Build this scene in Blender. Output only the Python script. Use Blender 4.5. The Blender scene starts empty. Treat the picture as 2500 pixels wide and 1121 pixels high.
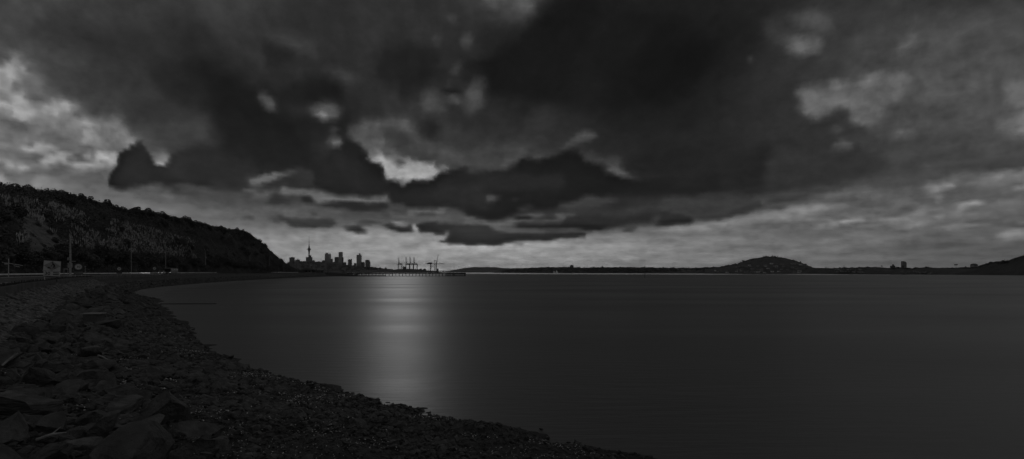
import bpy, bmesh, math, random
import numpy as np
from mathutils import Vector, Matrix, Euler
random.seed(7); rng = np.random.default_rng(11)
R_ = math.radians
sc = bpy.context.scene
COL = sc.collection
EYE = 5.0; HZ = 664.0; F = 1250.0
def at(px, py, Y):
    return Vector(((px-1250)/F*Y, Y, EYE+(HZ-py)/F*Y))
def proj(p):
    y = np.maximum(p[..., 1], .1)
    return 1250+F*p[..., 0]/y, HZ-F*(p[..., 2]-EYE)/y

# ---------------------------------------------------------------- materials
def mat(name, c, rough=.9, var=0., scale=1., bump=0., bscale=None, spec=.3, c2=None, metal=0., wet=False, aniso=None, detail=5, thr=None):
    m = bpy.data.materials.new(name); m.use_nodes = True
    nt = m.node_tree; b = nt.nodes['Principled BSDF']
    b.inputs['Roughness'].default_value = rough
    b.inputs['Specular IOR Level'].default_value = spec
    b.inputs['Metallic'].default_value = metal
    b.inputs['Base Color'].default_value = (c, c, c, 1)
    tc = nt.nodes.new('ShaderNodeTexCoord'); vec = tc.outputs['Object']
    if var or bump or c2 is not None:
        geo = nt.nodes.new('ShaderNodeNewGeometry')
        vec = geo.outputs['Position'] if wet != 'obj' else tc.outputs['Object']
    if aniso:
        mp = nt.nodes.new('ShaderNodeMapping'); mp.inputs['Scale'].default_value = aniso
        nt.links.new(vec, mp.inputs['Vector']); vec = mp.outputs['Vector']
    if var or c2 is not None:
        n = nt.nodes.new('ShaderNodeTexNoise'); n.inputs['Scale'].default_value = scale; n.inputs['Detail'].default_value = detail
        n.inputs['Roughness'].default_value = .65
        nt.links.new(vec, n.inputs['Vector'])
        r = nt.nodes.new('ShaderNodeValToRGB')
        lo, hi = (c*(1-var), c*(1+var)) if c2 is None else (c, c2)
        r.color_ramp.elements[0].color = (lo, lo, lo, 1); r.color_ramp.elements[1].color = (hi, hi, hi, 1)
        a, z = thr or (.35, .68)
        r.color_ramp.elements[0].position = a; r.color_ramp.elements[1].position = z
        nt.links.new(n.outputs['Fac'], r.inputs['Fac']); nt.links.new(r.outputs['Color'], b.inputs['Base Color'])
    if bump:
        n2 = nt.nodes.new('ShaderNodeTexNoise'); n2.inputs['Scale'].default_value = bscale or scale*3; n2.inputs['Detail'].default_value = 6
        n2.inputs['Roughness'].default_value = .6
        nt.links.new(vec, n2.inputs['Vector'])
        bp = nt.nodes.new('ShaderNodeBump'); bp.inputs['Strength'].default_value = bump; bp.inputs['Distance'].default_value = .1
        nt.links.new(n2.outputs['Fac'], bp.inputs['Height']); nt.links.new(bp.outputs['Normal'], b.inputs['Normal'])
    return m
def emit(name, s):
    m = bpy.data.materials.new(name); m.use_nodes = True; nt = m.node_tree
    b = nt.nodes['Principled BSDF']; b.inputs['Base Color'].default_value = (.8, .8, .8, 1)
    b.inputs['Emission Color'].default_value = (1, 1, 1, 1); b.inputs['Emission Strength'].default_value = s
    return m
M = dict(
    rock=mat('rock', .04, .68, scale=2.2, c2=.115, bump=.9, bscale=9, spec=.32, detail=8),
    rock_dark=mat('rock_dark', .022, .6, scale=2.6, c2=.07, bump=.9, bscale=8, spec=.35, detail=8),
    rock_pale=mat('rock_pale', .05, .72, scale=3, c2=.14, bump=.8, bscale=10, spec=.3, detail=8),
    rock_streak=mat('rock_streak', .03, .7, scale=2, c2=.15, bump=1., bscale=5, spec=.3, aniso=(1.2, 1.2, 7), detail=8),
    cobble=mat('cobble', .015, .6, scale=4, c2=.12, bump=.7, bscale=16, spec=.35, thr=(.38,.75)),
    shell=mat('shell', .5, .5, .3, 9),
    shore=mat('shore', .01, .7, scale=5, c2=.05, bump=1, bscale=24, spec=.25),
    sand=mat('sand', .12, .5, .3, .2, bump=.2, bscale=2),
    pitching=mat('pitching', .03, .6, scale=3.5, c2=.3, bump=.8, bscale=9),
    mortar=mat('mortar', .03, .9, scale=3, c2=.07, bump=.8, bscale=8),
    soil=mat('soil', .03, .95, scale=.12, c2=.055, bump=1, bscale=1.5),
    clay=mat('clay', .08, .95, scale=.35, c2=.19, bump=1, bscale=.9, aniso=(1, 1, 4)),
    grass=mat('grass', .04, .95, .4, 1.5, bump=.6, bscale=5),
    leaf=mat('leaf', .06, .75, scale=.45, c2=.13),
    leaf_dark=mat('leaf_dark', .045, .8, scale=.3, c2=.1),
    leaf_far=mat('leaf_far', .03, .9, scale=.03, c2=.07),
    plume=mat('plume', .2, .9, scale=.25, c2=.46),
    bark=mat('bark', .1, .9, .4, 4),
    asphalt=mat('asphalt', .06, .75, .3, 2.5, bump=.3, bscale=30),
    path=mat('path', .16, .8, .2, .6, bump=.2, bscale=20),
    concrete=mat('concrete', .3, .8, .3, 1.5, bump=.3, bscale=14),
    concrete_dark=mat('concrete_dark', .1, .85, .4, .5, bump=.4, bscale=3),
    paint=mat('paint', .6, .6, .25, 4),
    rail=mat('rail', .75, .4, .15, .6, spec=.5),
    steel=mat('steel', .3, .5, .2, 3, metal=.4),
    steel_dark=mat('steel_dark', .03, .6, .2, 2),
    pier_timber=mat('pier_timber', .018, .9, .3, 1),
    timber=mat('timber', .09, .9, .5, 3, bump=.5, bscale=12, aniso=(1, 1, .3)),
    timber_pale=mat('timber_pale', .22, .8, .3, 8),
    sign_white=mat('sign_white', .4, .5, .1, 3),
    sign_orange=mat('sign_orange', .22, .55, .1, 3),
    sign_black=mat('sign_black', .015, .5, .1, 3),
    glass=mat('glass', .02, .08, .1, .2, spec=.6),
    bus=mat('bus', .09, .45, .1, 1, spec=.5), carp=mat('carp', .3, .3, .1, 1, spec=.6), card=mat('card', .06, .3, .1, 1, spec=.6),
    tyre=mat('tyre', .015, .85, .1, 8),
    facade=mat('facade', .06, .7, .3, .02), facade_glass=mat('facade_glass', .04, .2, .3, .03, spec=.6), facade_pale=mat('facade_pale', .18, .7, .2, .05),
    roof=mat('roof', .06, .8, .3, .3), wall_house=mat('wall_house', .5, .8, .25, .05), wall_grey=mat('wall_grey', .2, .8, .3, .05),
    hull=mat('hull', .7, .4, .05, 1), sail=mat('sail', .85, .7, .05, 1),
    land=mat('land', .03, .95, scale=.02, c2=.09, bump=.6, bscale=.05), lamp=emit('lamp', 6.))

# ---------------------------------------------------------------- helpers
def tag(o, label=None, cat=None, group=None, kind=None):
    if label: o['label'] = label
    if cat: o['category'] = cat
    if group: o['group'] = group
    if kind: o['kind'] = kind
    return o
def empty(name, loc, rz=0, **k):
    o = bpy.data.objects.new(name, None); COL.objects.link(o); o.location = loc; o.rotation_euler = (0, 0, rz)
    return tag(o, **k)
class MB:
    def __init__(s): s.v = []; s.f = []; s.n = 0
    def add(s, v, f):
        n = s.n; s.v.extend([tuple(p) for p in v]); s.f.extend([tuple(i+n for i in q) for q in f]); s.n += len(v); return s
    def box(s, c, d, rz=0, rx=0, ry=0, top=1.):
        h = [x/2 for x in d]; m = Euler((rx, ry, rz)).to_matrix(); c = Vector(c)
        vs = [c+m@Vector((sx*h[0]*(top if sz > 0 else 1), sy*h[1]*(top if sz > 0 else 1), sz*h[2])) for sz in (-1, 1) for sy in (-1, 1) for sx in (-1, 1)]
        return s.add(vs, [(0, 2, 3, 1), (4, 5, 7, 6), (0, 1, 5, 4), (2, 6, 7, 3), (0, 4, 6, 2), (1, 3, 7, 5)])
    def tube(s, p, q, r0, r1=None, n=8):
        p, q = Vector(p), Vector(q); r1 = r0 if r1 is None else r1
        d = (q-p).normalized(); a = d.orthogonal().normalized(); b = d.cross(a)
        vs = []
        for o, r in ((p, r0), (q, r1)):
            for k in range(n):
                t = 2*math.pi*k/n; vs.append(o+a*(r*math.cos(t))+b*(r*math.sin(t)))
        return s.add(vs, [(k, (k+1) % n, n+(k+1) % n, n+k) for k in range(n)]+[tuple(range(n))[::-1], tuple(range(n, 2*n))])
    def lathe(s, prof, c=(0, 0, 0), n=16):
        c = Vector(c); vs = []
        for r, z in prof:
            for k in range(n):
                t = 2*math.pi*k/n; vs.append(c+Vector((r*math.cos(t), r*math.sin(t), z)))
        fs = []
        for i in range(len(prof)-1):
            for k in range(n): fs.append((i*n+k, i*n+(k+1) % n, (i+1)*n+(k+1) % n, (i+1)*n+k))
        fs.append(tuple(range(n))[::-1]); fs.append(tuple(range((len(prof)-1)*n, len(prof)*n)))
        return s.add(vs, fs)
    def prism(s, pts, y0, y1):      # outline in XZ, thickness along Y
        n = len(pts); vs = [(x, y0, z) for x, z in pts]+[(x, y1, z) for x, z in pts]
        return s.add(vs, [tuple(range(n)), tuple(range(n, 2*n))[::-1]]+[(k, n+k, n+(k+1) % n, (k+1) % n) for k in range(n)])
    def build(s, name, m, parent=None, smooth=False):
        me = bpy.data.meshes.new(name); me.from_pydata(s.v, [], s.f); me.update()
        if smooth: me.shade_smooth(); me.set_sharp_from_angle(angle=R_(40))
        me.materials.append(M[m] if isinstance(m, str) else m)
        o = bpy.data.objects.new(name, me); COL.objects.link(o)
        if parent: o.parent = parent
        return o
def npmesh(name, V, Fc, m, parent=None, smooth=False):
    me = bpy.data.meshes.new(name); V = np.asarray(V, np.float32); Fc = np.asarray(Fc, np.int32); k = Fc.shape[1]
    me.vertices.add(len(V)); me.vertices.foreach_set('co', V.ravel())
    me.loops.add(Fc.size); me.loops.foreach_set('vertex_index', Fc.ravel())
    me.polygons.add(len(Fc)); me.polygons.foreach_set('loop_start', np.arange(0, Fc.size, k, dtype=np.int32))
    me.update(calc_edges=True); me.validate()
    me.polygons.foreach_set('use_smooth', np.full(len(me.polygons), smooth))
    for q in (m if isinstance(m, (list, tuple)) else [m]): me.materials.append(M[q])
    o = bpy.data.objects.new(name, me); COL.objects.link(o)
    if parent: o.parent = parent
    return o
def grid_faces(a, b):
    i, j = np.meshgrid(np.arange(a-1), np.arange(b-1), indexing='ij'); q = (i*b+j).ravel()
    return np.stack([q, q+b, q+b+1, q+1], 1)
def copy_tree(o, parent=None):
    c = o.copy(); COL.objects.link(c); c.parent = parent
    for ch in o.children: copy_tree(ch, c)
    return c
def copy_kids(src):          # children listed before the loop so copies are not copied again
    r = src.copy(); COL.objects.link(r)
    for ch in list(src.children):
        c = ch.copy(); COL.objects.link(c); c.parent = r
        for g in list(ch.children):
            d = g.copy(); COL.objects.link(d); d.parent = c
    return r
# cheap value noise on numpy arrays
_P = rng.random((64, 64, 64))
def vnoise(x, y, z=0.):
    x, y, z = np.broadcast_arrays(x, y, np.asarray(z, float)); xi, yi, zi = np.floor(x).astype(int), np.floor(y).astype(int), np.floor(z).astype(int)
    fx, fy, fz = x-xi, y-yi, z-zi; s = lambda t: t*t*(3-2*t); fx, fy, fz = s(fx), s(fy), s(fz); r = 0
    for a in (0, 1):
        for b in (0, 1):
            for c in (0, 1):
                r = r+_P[(xi+a) & 63, (yi+b) & 63, (zi+c) & 63]*(fx if a else 1-fx)*(fy if b else 1-fy)*(fz if c else 1-fz)
    return r
def fbm(x, y, z=0., o=4):
    r = 0; a = .5
    for k in range(o): r = r+a*(vnoise(x*2**k+7*k, y*2**k+3*k, np.asarray(z)*2**k)-.5); a *= .55
    return r
def catmull(P, n):
    P = np.asarray(P, float); m = len(P)-1; t = np.linspace(0, m, n); i = np.clip(t.astype(int), 0, m-1); f = (t-i)[:, None]
    g = lambda k: P[np.clip(i+k, 0, m)]
    p0, p1, p2, p3 = g(-1), g(0), g(1), g(2)
    return .5*((2*p1)+(-p0+p2)*f+(2*p0-5*p1+4*p2-p3)*f**2+(-p0+3*p1-3*p2+p3)*f**3)
def inpoly(x, y, P):
    x, y = np.asarray(x), np.asarray(y); r = np.zeros(x.shape, bool); n = len(P)
    for k in range(n):
        (x0, y0), (x1, y1) = P[k], P[(k+1) % n]
        if y0 == y1: continue
        r ^= ((y0 > y) != (y1 > y)) & (x < (x1-x0)*(y-y0)/(y1-y0)+x0)
    return r

# ---------------------------------------------------------------- camera
cam = bpy.data.cameras.new('camera'); co = bpy.data.objects.new('camera', cam); COL.objects.link(co)
co.location = (0, 0, EYE); co.rotation_euler = (R_(90), 0, 0)
cam.sensor_width = 36; cam.lens = 18; cam.shift_y = (HZ-560.5)/2500; cam.clip_end = 60000; cam.clip_start = .1
sc.camera = co; sc.render.resolution_x = 1024; sc.render.resolution_y = 459
sc.view_settings.view_transform = 'Standard'; sc.view_settings.look = 'None'; sc.view_settings.gamma = 1
EXPO = -3.; sc.view_settings.exposure = EXPO
K = 2**(-EXPO)

#SKYBEGIN
# ---------------------------------------------------------------- sky map (value 0-255 as it looks, laid out by direction)
SX, SY = 7, 4
gx = np.arange(-160, 2661, SX); gy = np.arange(-400, 681, SY)
GX, GY = np.meshgrid(gx, gy)
colx = np.arange(0, 2501, 250); rowy = [-400, 0, 100, 200, 300, 400, 450, 500, 540, 575, 600, 640, 664]
T = np.array([[75, 60, 54, 50, 48, 46, 44, 46, 60, 85, 120],
 [78, 68, 60, 50, 50, 56, 32, 34, 50, 54, 66], [76, 58, 50, 48, 50, 40, 30, 34, 52, 72, 76], [112, 66, 44, 46, 46, 42, 30, 36, 52, 76, 74],
 [100, 80, 46, 38, 50, 44, 36, 35, 48, 68, 80], [118, 84, 46, 40, 62, 56, 46, 36, 48, 54, 58], [125, 90, 46, 52, 50, 42, 38, 40, 58, 76, 84],
 [128, 112, 84, 64, 58, 40, 42, 60, 80, 90, 86], [136, 124, 102, 78, 74, 58, 58, 92, 92, 94, 84], [136, 130, 122, 124, 126, 80, 104, 104, 92, 90, 82], [135, 132, 130, 132, 134, 134, 124, 108, 96, 88, 80],
 [135, 135, 132, 134, 134, 134, 128, 114, 102, 92, 84], [135, 135, 132, 134, 134, 134, 128, 116, 104, 94, 86]], float)
def interp2(X, Y, xs, ys, Z):
    xs, ys = np.asarray(xs, float), np.asarray(ys, float)
    fx = np.interp(X, xs, np.arange(len(xs))); fy = np.interp(Y, ys, np.arange(len(ys)))
    i = np.clip(fx.astype(int), 0, len(xs)-2); j = np.clip(fy.astype(int), 0, len(ys)-2); a = fx-i; b = fy-j
    return Z[j, i]*(1-a)*(1-b)+Z[j, i+1]*a*(1-b)+Z[j+1, i]*(1-a)*b+Z[j+1, i+1]*a*b
SKY = interp2(GX, GY, colx, rowy, T)
def blur(A, s):
    for ax, st in ((0, SY), (1, SX)):
        r = max(.3, s/st); k = int(3*r)+1; w = np.exp(-.5*(np.arange(-k, k+1)/r)**2); w /= w.sum()
        P = np.pad(A, [(k, k) if a == ax else (0, 0) for a in (0, 1)], mode='edge')
        A = np.apply_along_axis(lambda m: np.convolve(m, w, 'valid'), ax, P)
    return A
# cloud outlines measured in eight tiles of the sky: (tile, value, softness, strength, outline)
TILES = [(0, 100, .357), (400, 0, .357), (700, 230, .357), (850, 0, .357), (1150, 260, .321), (1750, 0, .3746), (1650, 380, .34), (400, 400, .24)]
CL = [
 (1, 31, 30, .9, [(0,400),(300,450),(600,620),(800,800),(1000,850),(1090,900),(1060,1121),(500,1121),(380,900),(200,700),(0,560)]),
 (0, 66, 22, .9, [(250,150),(600,80),(900,250),(1000,300),(850,340),(600,400),(450,400),(300,380),(260,280)]),
 (0, 60, 16, .9, [(880,520),(1000,640),(1160,740),(1240,740),(1450,650),(1450,500),(1100,380),(850,350),(700,480)]),
 (0, 42, 24, .8, [(1000,240),(1250,150),(1450,250),(1450,560),(1200,480),(1080,380)]),
 (0, 143, 7, 1, [(-150,110),(60,120),(120,110),(170,150),(240,200),(235,270),(180,300),(210,400),(240,440),(330,400),(450,400),(520,450),(600,540),(680,600),(600,600),(480,560),(350,560),(230,520),(100,550),(-150,540)]),
 (0, 96, 7, .6, [(190,290),(260,270),(300,370),(240,410),(210,400)]),
 (0, 152, 9, .8, [(-150,320),(80,310),(150,350),(200,400),(210,480),(100,530),(-150,520)]),
 (0, 156, 4, .8, [(120,110),(170,130),(240,200),(230,260),(200,240),(170,180)]),
 (0, 103, 6, .95, [(-150,545),(60,560),(180,540),(330,570),(470,570),(530,640),(520,720),(400,700),(300,660),(200,650),(100,700),(-150,740)]),
 (0, 128, 4, .9, [(-150,570),(40,575),(80,605),(-150,615)]),
 (0, 116, 8, .9, [(540,620),(700,540),(850,520),(880,600),(870,700),(760,740),(600,750),(530,720)]),
 (0, 138, 4, .8, [(820,660),(900,660),(970,685),(900,730),(840,745)]),
 (0, 150, 4, .9, [(110,715),(250,700),(290,680),(400,725),(330,745),(200,740)]),
 (0, 86, 5, .9, [(-150,750),(100,750),(300,770),(330,800),(200,830),(60,810),(-150,790)]),
 (0, 150, 4, .9, [(250,820),(400,770),(560,780),(700,770),(850,760),(860,790),(780,830),(760,900),(560,890),(350,880)]),
 (0, 156, 4, .9, [(-150,820),(100,840),(300,860),(560,885),(750,890),(740,905),(400,895),(150,865),(-150,850)]),
 (0, 44, 3, 1, [(720,990),(760,950),(750,900),(780,850),(800,800),(840,770),(900,720),(960,700),(1000,740),(1040,800),(1060,850),(1140,835),(1180,770),(1260,740),(1450,700),(1450,980),(1300,990),(1150,980),(1000,990),(880,1020),(800,1020)]),
 (0, 38, 18, .7, [(1250,800),(1450,740),(1700,850),(1700,1000),(1300,960)]),
 (0, 92, 6, .9, [(970,690),(1080,740),(1200,745),(1140,790),(1050,770)]),
 (0, 136, 3, .9, [(1060,760),(1100,785),(1170,775),(1145,832),(1068,845),(1050,800)]),
 (0, 76, 8, .6, [(610,390),(700,390),(720,430),(640,440)]),
 (0, 78, 10, .6, [(600,260),(750,330),(850,350),(800,370),(640,300)]),
 (0, 86, 6, .8, [(850,1010),(1000,990),(1150,1000),(1170,1060),(1000,1080),(900,1050)]),
 (1, 57, 16, .8, [(250,0),(420,60),(560,160),(620,280),(560,280),(400,150),(280,100)]),
 (1, 66, 7, .8, [(560,240),(610,230),(625,290),(590,290)]), (1, 60, 12, .8, [(590,300),(650,340),(720,420),(700,470),(640,440)]),
 (1, 40, 9, .9, [(650,300),(800,300),(900,340),(880,430),(760,430),(700,380)]),
 (1, 61, 10, .8, [(640,220),(850,230),(1000,260),(1070,320),(1040,410),(960,400),(900,330),(780,290)]),
 (1, 66, 10, .9, [(1060,480),(1110,430),(1250,480),(1370,560),(1300,590),(1200,560),(1150,520)]),
 (1, 35, 10, .9, [(590,560),(660,530),(750,570),(800,620),(700,620)]),
 (1, 34, 11, .9, [(880,560),(960,520),(1080,510),(1160,550),(1210,620),(1180,700),(1000,700),(850,720),(780,700),(760,640)]),
 (1, 80, 4, .9, [(640,650),(700,640),(740,680),(780,750),(720,760),(660,700)]), (1, 102, 3, .9, [(700,660),(745,690),(772,748),(730,710)]),
 (1, 80, 6, .9, [(990,740),(1080,700),(1200,740),(1220,790),(1150,820),(1080,820),(1030,790)]), (1, 138, 3, 1, [(1040,768),(1080,778),(1135,818),(1100,832),(1050,800)]), (1, 112, 4, .9, [(1120,790),(1190,765),(1205,800),(1140,812)]),
 (1, 120, 4, .9, [(1118,866),(1162,862),(1172,908),(1128,908)]), (1, 100, 4, .9, [(1110,950),(1190,950),(1210,1000),(1160,1000),(1100,970)]),
 (3, 28, 28, 1, [(1340,0),(1700,-100),(2300,100),(2500,400),(2300,700),(1700,800),(1401,700),(1100,760),(950,740),(940,560),(860,480),(800,560),(780,380),(850,330),(1060,380),(1200,250)]),
 (3, 33, 22, .9, [(200,300),(500,320),(740,350),(640,480),(560,600),(480,700),(280,640),(180,480)]),
 (3, 80, 14, .9, [(900,-80),(1380,-80),(1300,50),(1180,150),(1100,220),(1050,200),(1010,130),(960,60)]), (3, 94, 12, .9, [(1180,-80),(1360,-60),(1240,70),(1170,110),(1160,40)]),
 (3, 78, 4, .9, [(660,100),(720,90),(740,120),(680,125)]), (3, 62, 4, .8, [(670,145),(770,145),(740,165),(690,160)]), (3, 60, 6, .8, [(570,250),(610,230),(640,300),(600,300),(560,290)]),
 (3, 86, 4, .9, [(775,230),(830,225),(850,270),(880,280),(840,295),(830,330),(790,330),(800,280)]), (3, 63, 5, .9, [(750,405),(800,405),(770,480),(740,500),(660,490),(730,460)]),
 (3, 66, 10, .9, [(520,640),(620,600),(660,700),(680,770),(620,800),(540,770),(500,760)]), (3, 71, 10, .9, [(780,680),(860,580),(890,500),(930,520),(950,620),(910,690),(900,760),(860,800),(790,790)]),
 (3, 62, 5, .8, [(650,550),(700,540),(740,575),(680,580)]), (3, 32, 4, .9, [(650,600),(740,590),(780,600),(740,640),(670,635)]), (3, 78, 4, .9, [(630,640),(740,645),(760,680),(730,710),(680,680)]),
 (2, 72, 12, .9, [(440,180),(560,150),(700,200),(900,190),(900,330),(1040,380),(1160,400),(1401,420),(1401,500),(1130,490),(950,430),(700,400),(560,330)]),
 (2, 52, 10, .8, [(650,220),(740,220),(880,300),(900,380),(800,390),(690,330)]),
 (2, 36, 9, .95, [(920,190),(970,150),(1050,170),(1060,260),(1020,330),(950,330),(915,270)]),
 (2, 86, 8, .9, [(380,215),(450,230),(520,180),(640,200),(600,250),(680,340),(640,380),(560,370),(480,330),(420,290)]),
 (2, 116, 5, .9, [(385,225),(430,235),(470,300),(540,350),(590,390),(560,405),(500,350),(440,300)]), (2, 134, 3, .9, [(590,198),(642,203),(625,240),(600,215)]), (2, 108, 4, .8, [(270,310),(330,300),(370,345),(330,360),(290,340)]),
 (2, 144, 3, 1, [(560,390),(620,390),(720,440),(860,440),(1000,460),(1110,510),(1040,560),(980,590),(920,605),(860,590),(800,625),(760,600),(720,590),(680,550),(670,490),(640,460),(590,480),(565,440)]),
 (2, 88, 4, .8, [(640,370),(760,395),(830,440),(780,458),(700,435)]), (2, 104, 3, .6, [(940,520),(990,515),(980,545),(950,540)]),
 (2, 38, 4, 1, [(0,560),(100,500),(250,440),(330,360),(400,310),(460,330),(520,360),(570,420),(570,470),(620,480),(670,490),(670,560),(650,600),(690,640),(680,690),(600,700),(450,690),(320,680),(200,650),(100,650),(0,620)]),
 (2, 38, 3, 1, [(680,600),(720,595),(780,615),(770,640),(800,630),(820,590),(860,590),(920,605),(970,595),(1060,540),(1120,510),(1200,490),(1401,540),(1401,860),(1250,840),(1120,780),(1000,780),(800,790),(720,760),(690,690)]),
 (2, 78, 3, .8, [(1150,662),(1225,660),(1200,682)]),
 (4, 61, 8, .9, [(-60,340),(80,300),(250,280),(400,290),(430,320),(400,420),(300,470),(160,465),(80,520),(-60,520)]), (4, 82, 4, .8, [(-30,485),(60,488),(60,515),(-30,520)]), (4, 74, 4, .8, [(170,440),(280,420),(380,430),(330,450),(220,460)]),
 (4, 48, 5, .7, [(180,350),(250,330),(280,370),(220,400)]),
 (4, 60, 7, .9, [(850,370),(900,360),(1000,390),(1170,390),(1120,440),(1180,500),(1300,510),(1540,510),(1460,540),(1350,555),(1150,545),(1030,520),(1000,440),(900,430)]),
 (4, 31, 5, 1, [(-60,540),(160,480),(330,470),(400,400),(480,395),(500,410),(620,370),(760,330),(820,340),(860,430),(960,440),(1030,520),(1140,548),(1330,560),(1480,545),(1900,540),(1900,640),(1500,670),(1150,665),(900,680),(700,740),(640,740),(640,790),(400,800),(200,860),(-60,800)]),
 (4, 68, 4, .9, [(410,370),(480,360),(560,370),(660,320),(760,270),(850,200),(940,190),(980,230),(900,270),(760,310),(620,360),(540,400),(480,395)]),
 (4, 56, 4, .8, [(410,300),(460,260),(520,210),(600,205),(560,230),(490,260),(450,310)]),
 (4, 82, 3, .9, [(1040,500),(1100,440),(1120,480),(1200,512),(1540,505),(1400,535),(1340,558),(1150,542)]),
 (4, 42, 6, .9, [(640,800),(1100,830),(1400,790),(1700,760),(1900,750),(1900,820),(1700,815),(1420,830),(1380,890),(1200,900),(1100,930),(900,950),(500,960),(300,930)]),
 (4, 70, 3, .9, [(110,735),(150,700),(128,658),(182,680),(262,700),(190,722)]), (4, 68, 3, .9, [(310,688),(432,690),(340,712)]), (4, 72, 3, .9, [(306,758),(400,770),(525,742),(480,782),(400,790)]), (4, 55, 4, .9, [(630,750),(760,720),(880,680),(1000,690),(1200,710),(1000,740),(900,770),(780,775),(690,770)]),
 (4, 50, 5, .9, [(1500,720),(1900,680),(1900,780),(1700,770),(1580,760)]), (4, 110, 2, .9, [(1535,725),(1600,750),(1560,765)]), (4, 106, 2, .9, [(1605,730),(1640,735),(1615,755)]),
 (4, 72, 2, .9, [(330,812),(600,825),(760,800),(900,800),(700,838),(670,872),(640,843),(500,842)]), (4, 78, 2, .9, [(-60,838),(150,888),(330,868),(650,868),(660,888),(400,893),(180,912),(-60,870)]), (4, 70, 2, .9, [(180,908),(450,935),(800,928),(820,952),(450,966),(170,948)]),
 (4, 34, 2, .9, [(350,845),(600,850),(560,866),(370,864)]), (4, 34, 2, .9, [(330,895),(700,895),(900,890),(1080,922),(900,945),(700,915),(400,918)]),
 (4, 55, 3, 1, [(1370,880),(1410,840),(1560,825),(1680,825),(1700,870),(1560,900),(1480,920),(1400,915)]), (4, 62, 3, .9, [(1090,945),(1190,900),(1260,900),(1270,930),(1215,955)]),
 (4, 50, 2, 1, [(-60,950),(160,950),(400,970),(640,955),(850,960),(900,975),(880,995),(690,1000),(640,1020),(530,1030),(380,1030),(160,1045),(-60,1050)]),
 (4, 92, 1, .9, [(296,1048),(380,1043),(388,1062),(310,1062)]),
 (2, 80, 7, .9, [(-200,760),(300,780),(700,800),(1050,800),(1110,770),(1110,820),(1250,850),(1401,880),(1401,900),(1100,880),(850,870),(600,890),(400,900),(250,850),(-200,840)]),
 (2, 94, 3, .9, [(-60,640),(150,660),(320,700),(500,710),(690,703),(690,738),(500,742),(320,737),(220,752),(180,742),(130,700),(-60,690)]),
 (2, 50, 5, .9, [(-100,695),(60,705),(60,740),(130,710),(180,745),(120,757),(-100,747)]), (2, 46, 4, .9, [(230,757),(320,742),(500,747),(680,742),(735,782),(650,802),(500,807),(400,792),(330,767)]),
 (2, 54, 2, .9, [(330,820),(500,826),(700,815),(700,837),(500,842),(350,837)]), (2, 54, 2, .9, [(850,825),(930,818),(1050,825),(1000,842),(900,842)]), (2, 58, 2, .9, [(440,880),(560,875),(660,863),(640,887),(500,897)]),
 (2, 94, 2, .9, [(450,798),(600,805),(750,793),(740,808),(600,820),(480,814)]), (2, 96, 2, .9, [(880,800),(1000,805),(1112,770),(1080,814),(980,820)]),
 (2, 57, 2, 1, [(380,903),(450,903),(520,918),(545,946),(500,950),(420,930)]), (2, 58, 2, 1, [(580,917),(650,895),(700,880),(760,888),(850,888),(868,940),(790,947),(720,925),(650,907),(600,922)]), (2, 72, 1, .9, [(706,948),(738,948),(724,962)]),
 (2, 140, 2, .9, [(698,862),(730,862),(790,880),(850,885),(830,908),(760,890)]), (2, 140, 2, .9, [(855,885),(882,885),(902,932),(870,942)]),
 (2, 50, 2, 1, [(885,888),(960,873),(1100,885),(1401,900),(1500,960),(1500,1025),(1250,1029),(1100,1032),(1070,1012),(1080,970),(1040,962),(980,957),(910,952)]), (2, 62, 1, .9, [(1028,993),(1062,998),(1067,1022),(1033,1012)]), (2, 112, 2, .8, [(1065,950),(1110,940),(1100,990),(1070,985)]),
 (7, 66, 4, .9, [(-60,240),(150,210),(400,220),(560,290),(850,330),(850,370),(600,350),(400,320),(200,310),(-60,280)]), (7, 50, 2, .9, [(-40,258),(120,253),(200,292),(60,284)]),
 (7, 98, 3, .9, [(815,85),(860,130),(930,140),(1060,120),(1200,100),(1390,45),(1360,92),(1200,142),(1060,202),(950,212),(880,172)]), (7, 98, 2, .9, [(785,267),(830,238),(995,250),(900,283)]), (7, 82, 4, .8, [(860,310),(1000,290),(1150,260),(1400,300),(1400,340),(1150,290),(1050,350),(900,350)]),
 (7, 52, 5, .9, [(860,370),(1040,360),(1150,300),(1200,330),(1340,340),(1330,392),(1100,402),(900,392)]), (7, 44, 2, .9, [(1370,350),(1460,338),(1505,412),(1420,412)]),
 (7, 128, 3, .8, [(-60,300),(100,330),(280,350),(200,372),(60,352),(-60,340)]), (7, 88, 1, .9, [(235,428),(372,440),(320,458)]), (7, 88, 1, .9, [(-30,493),(62,500),(-30,518)]), (7, 70, 2, .95, [(775,518),(900,530),(1045,577),(900,567),(800,552)]),
 (7, 76, 3, .8, [(920,420),(1110,440),(980,462)]), (7, 66, 2, .9, [(1055,548),(1180,560),(1222,607),(1120,607)]),
 (7, 60, 3, .95, [(1138,498),(1200,508),(1280,550),(1400,568),(1600,553),(1740,573),(1822,620),(1700,662),(1540,657),(1420,642),(1270,647),(1200,582)]), (7, 57, 2, 1, [(1806,638),(1900,638),(2000,648),(2055,680),(2030,708),(1940,692)]),
 (7, 90, 1, .9, [(895,710),(1064,706),(1000,728)]), (7, 90, 1, .9, [(1000,752),(1085,765),(1040,778)]),
 (5, 72, 22, .8, [(820,420),(1200,150),(1700,60),(2300,40),(2300,850),(1700,870),(1200,900),(1000,850)]),
 (5, 56, 12, .9, [(300,120),(500,50),(780,30),(780,180),(700,240),(640,360),(540,370),(400,310),(330,230)]), (5, 73, 7, .9, [(450,100),(620,70),(760,120),(780,180),(700,230),(620,200),(540,180)]),
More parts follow.
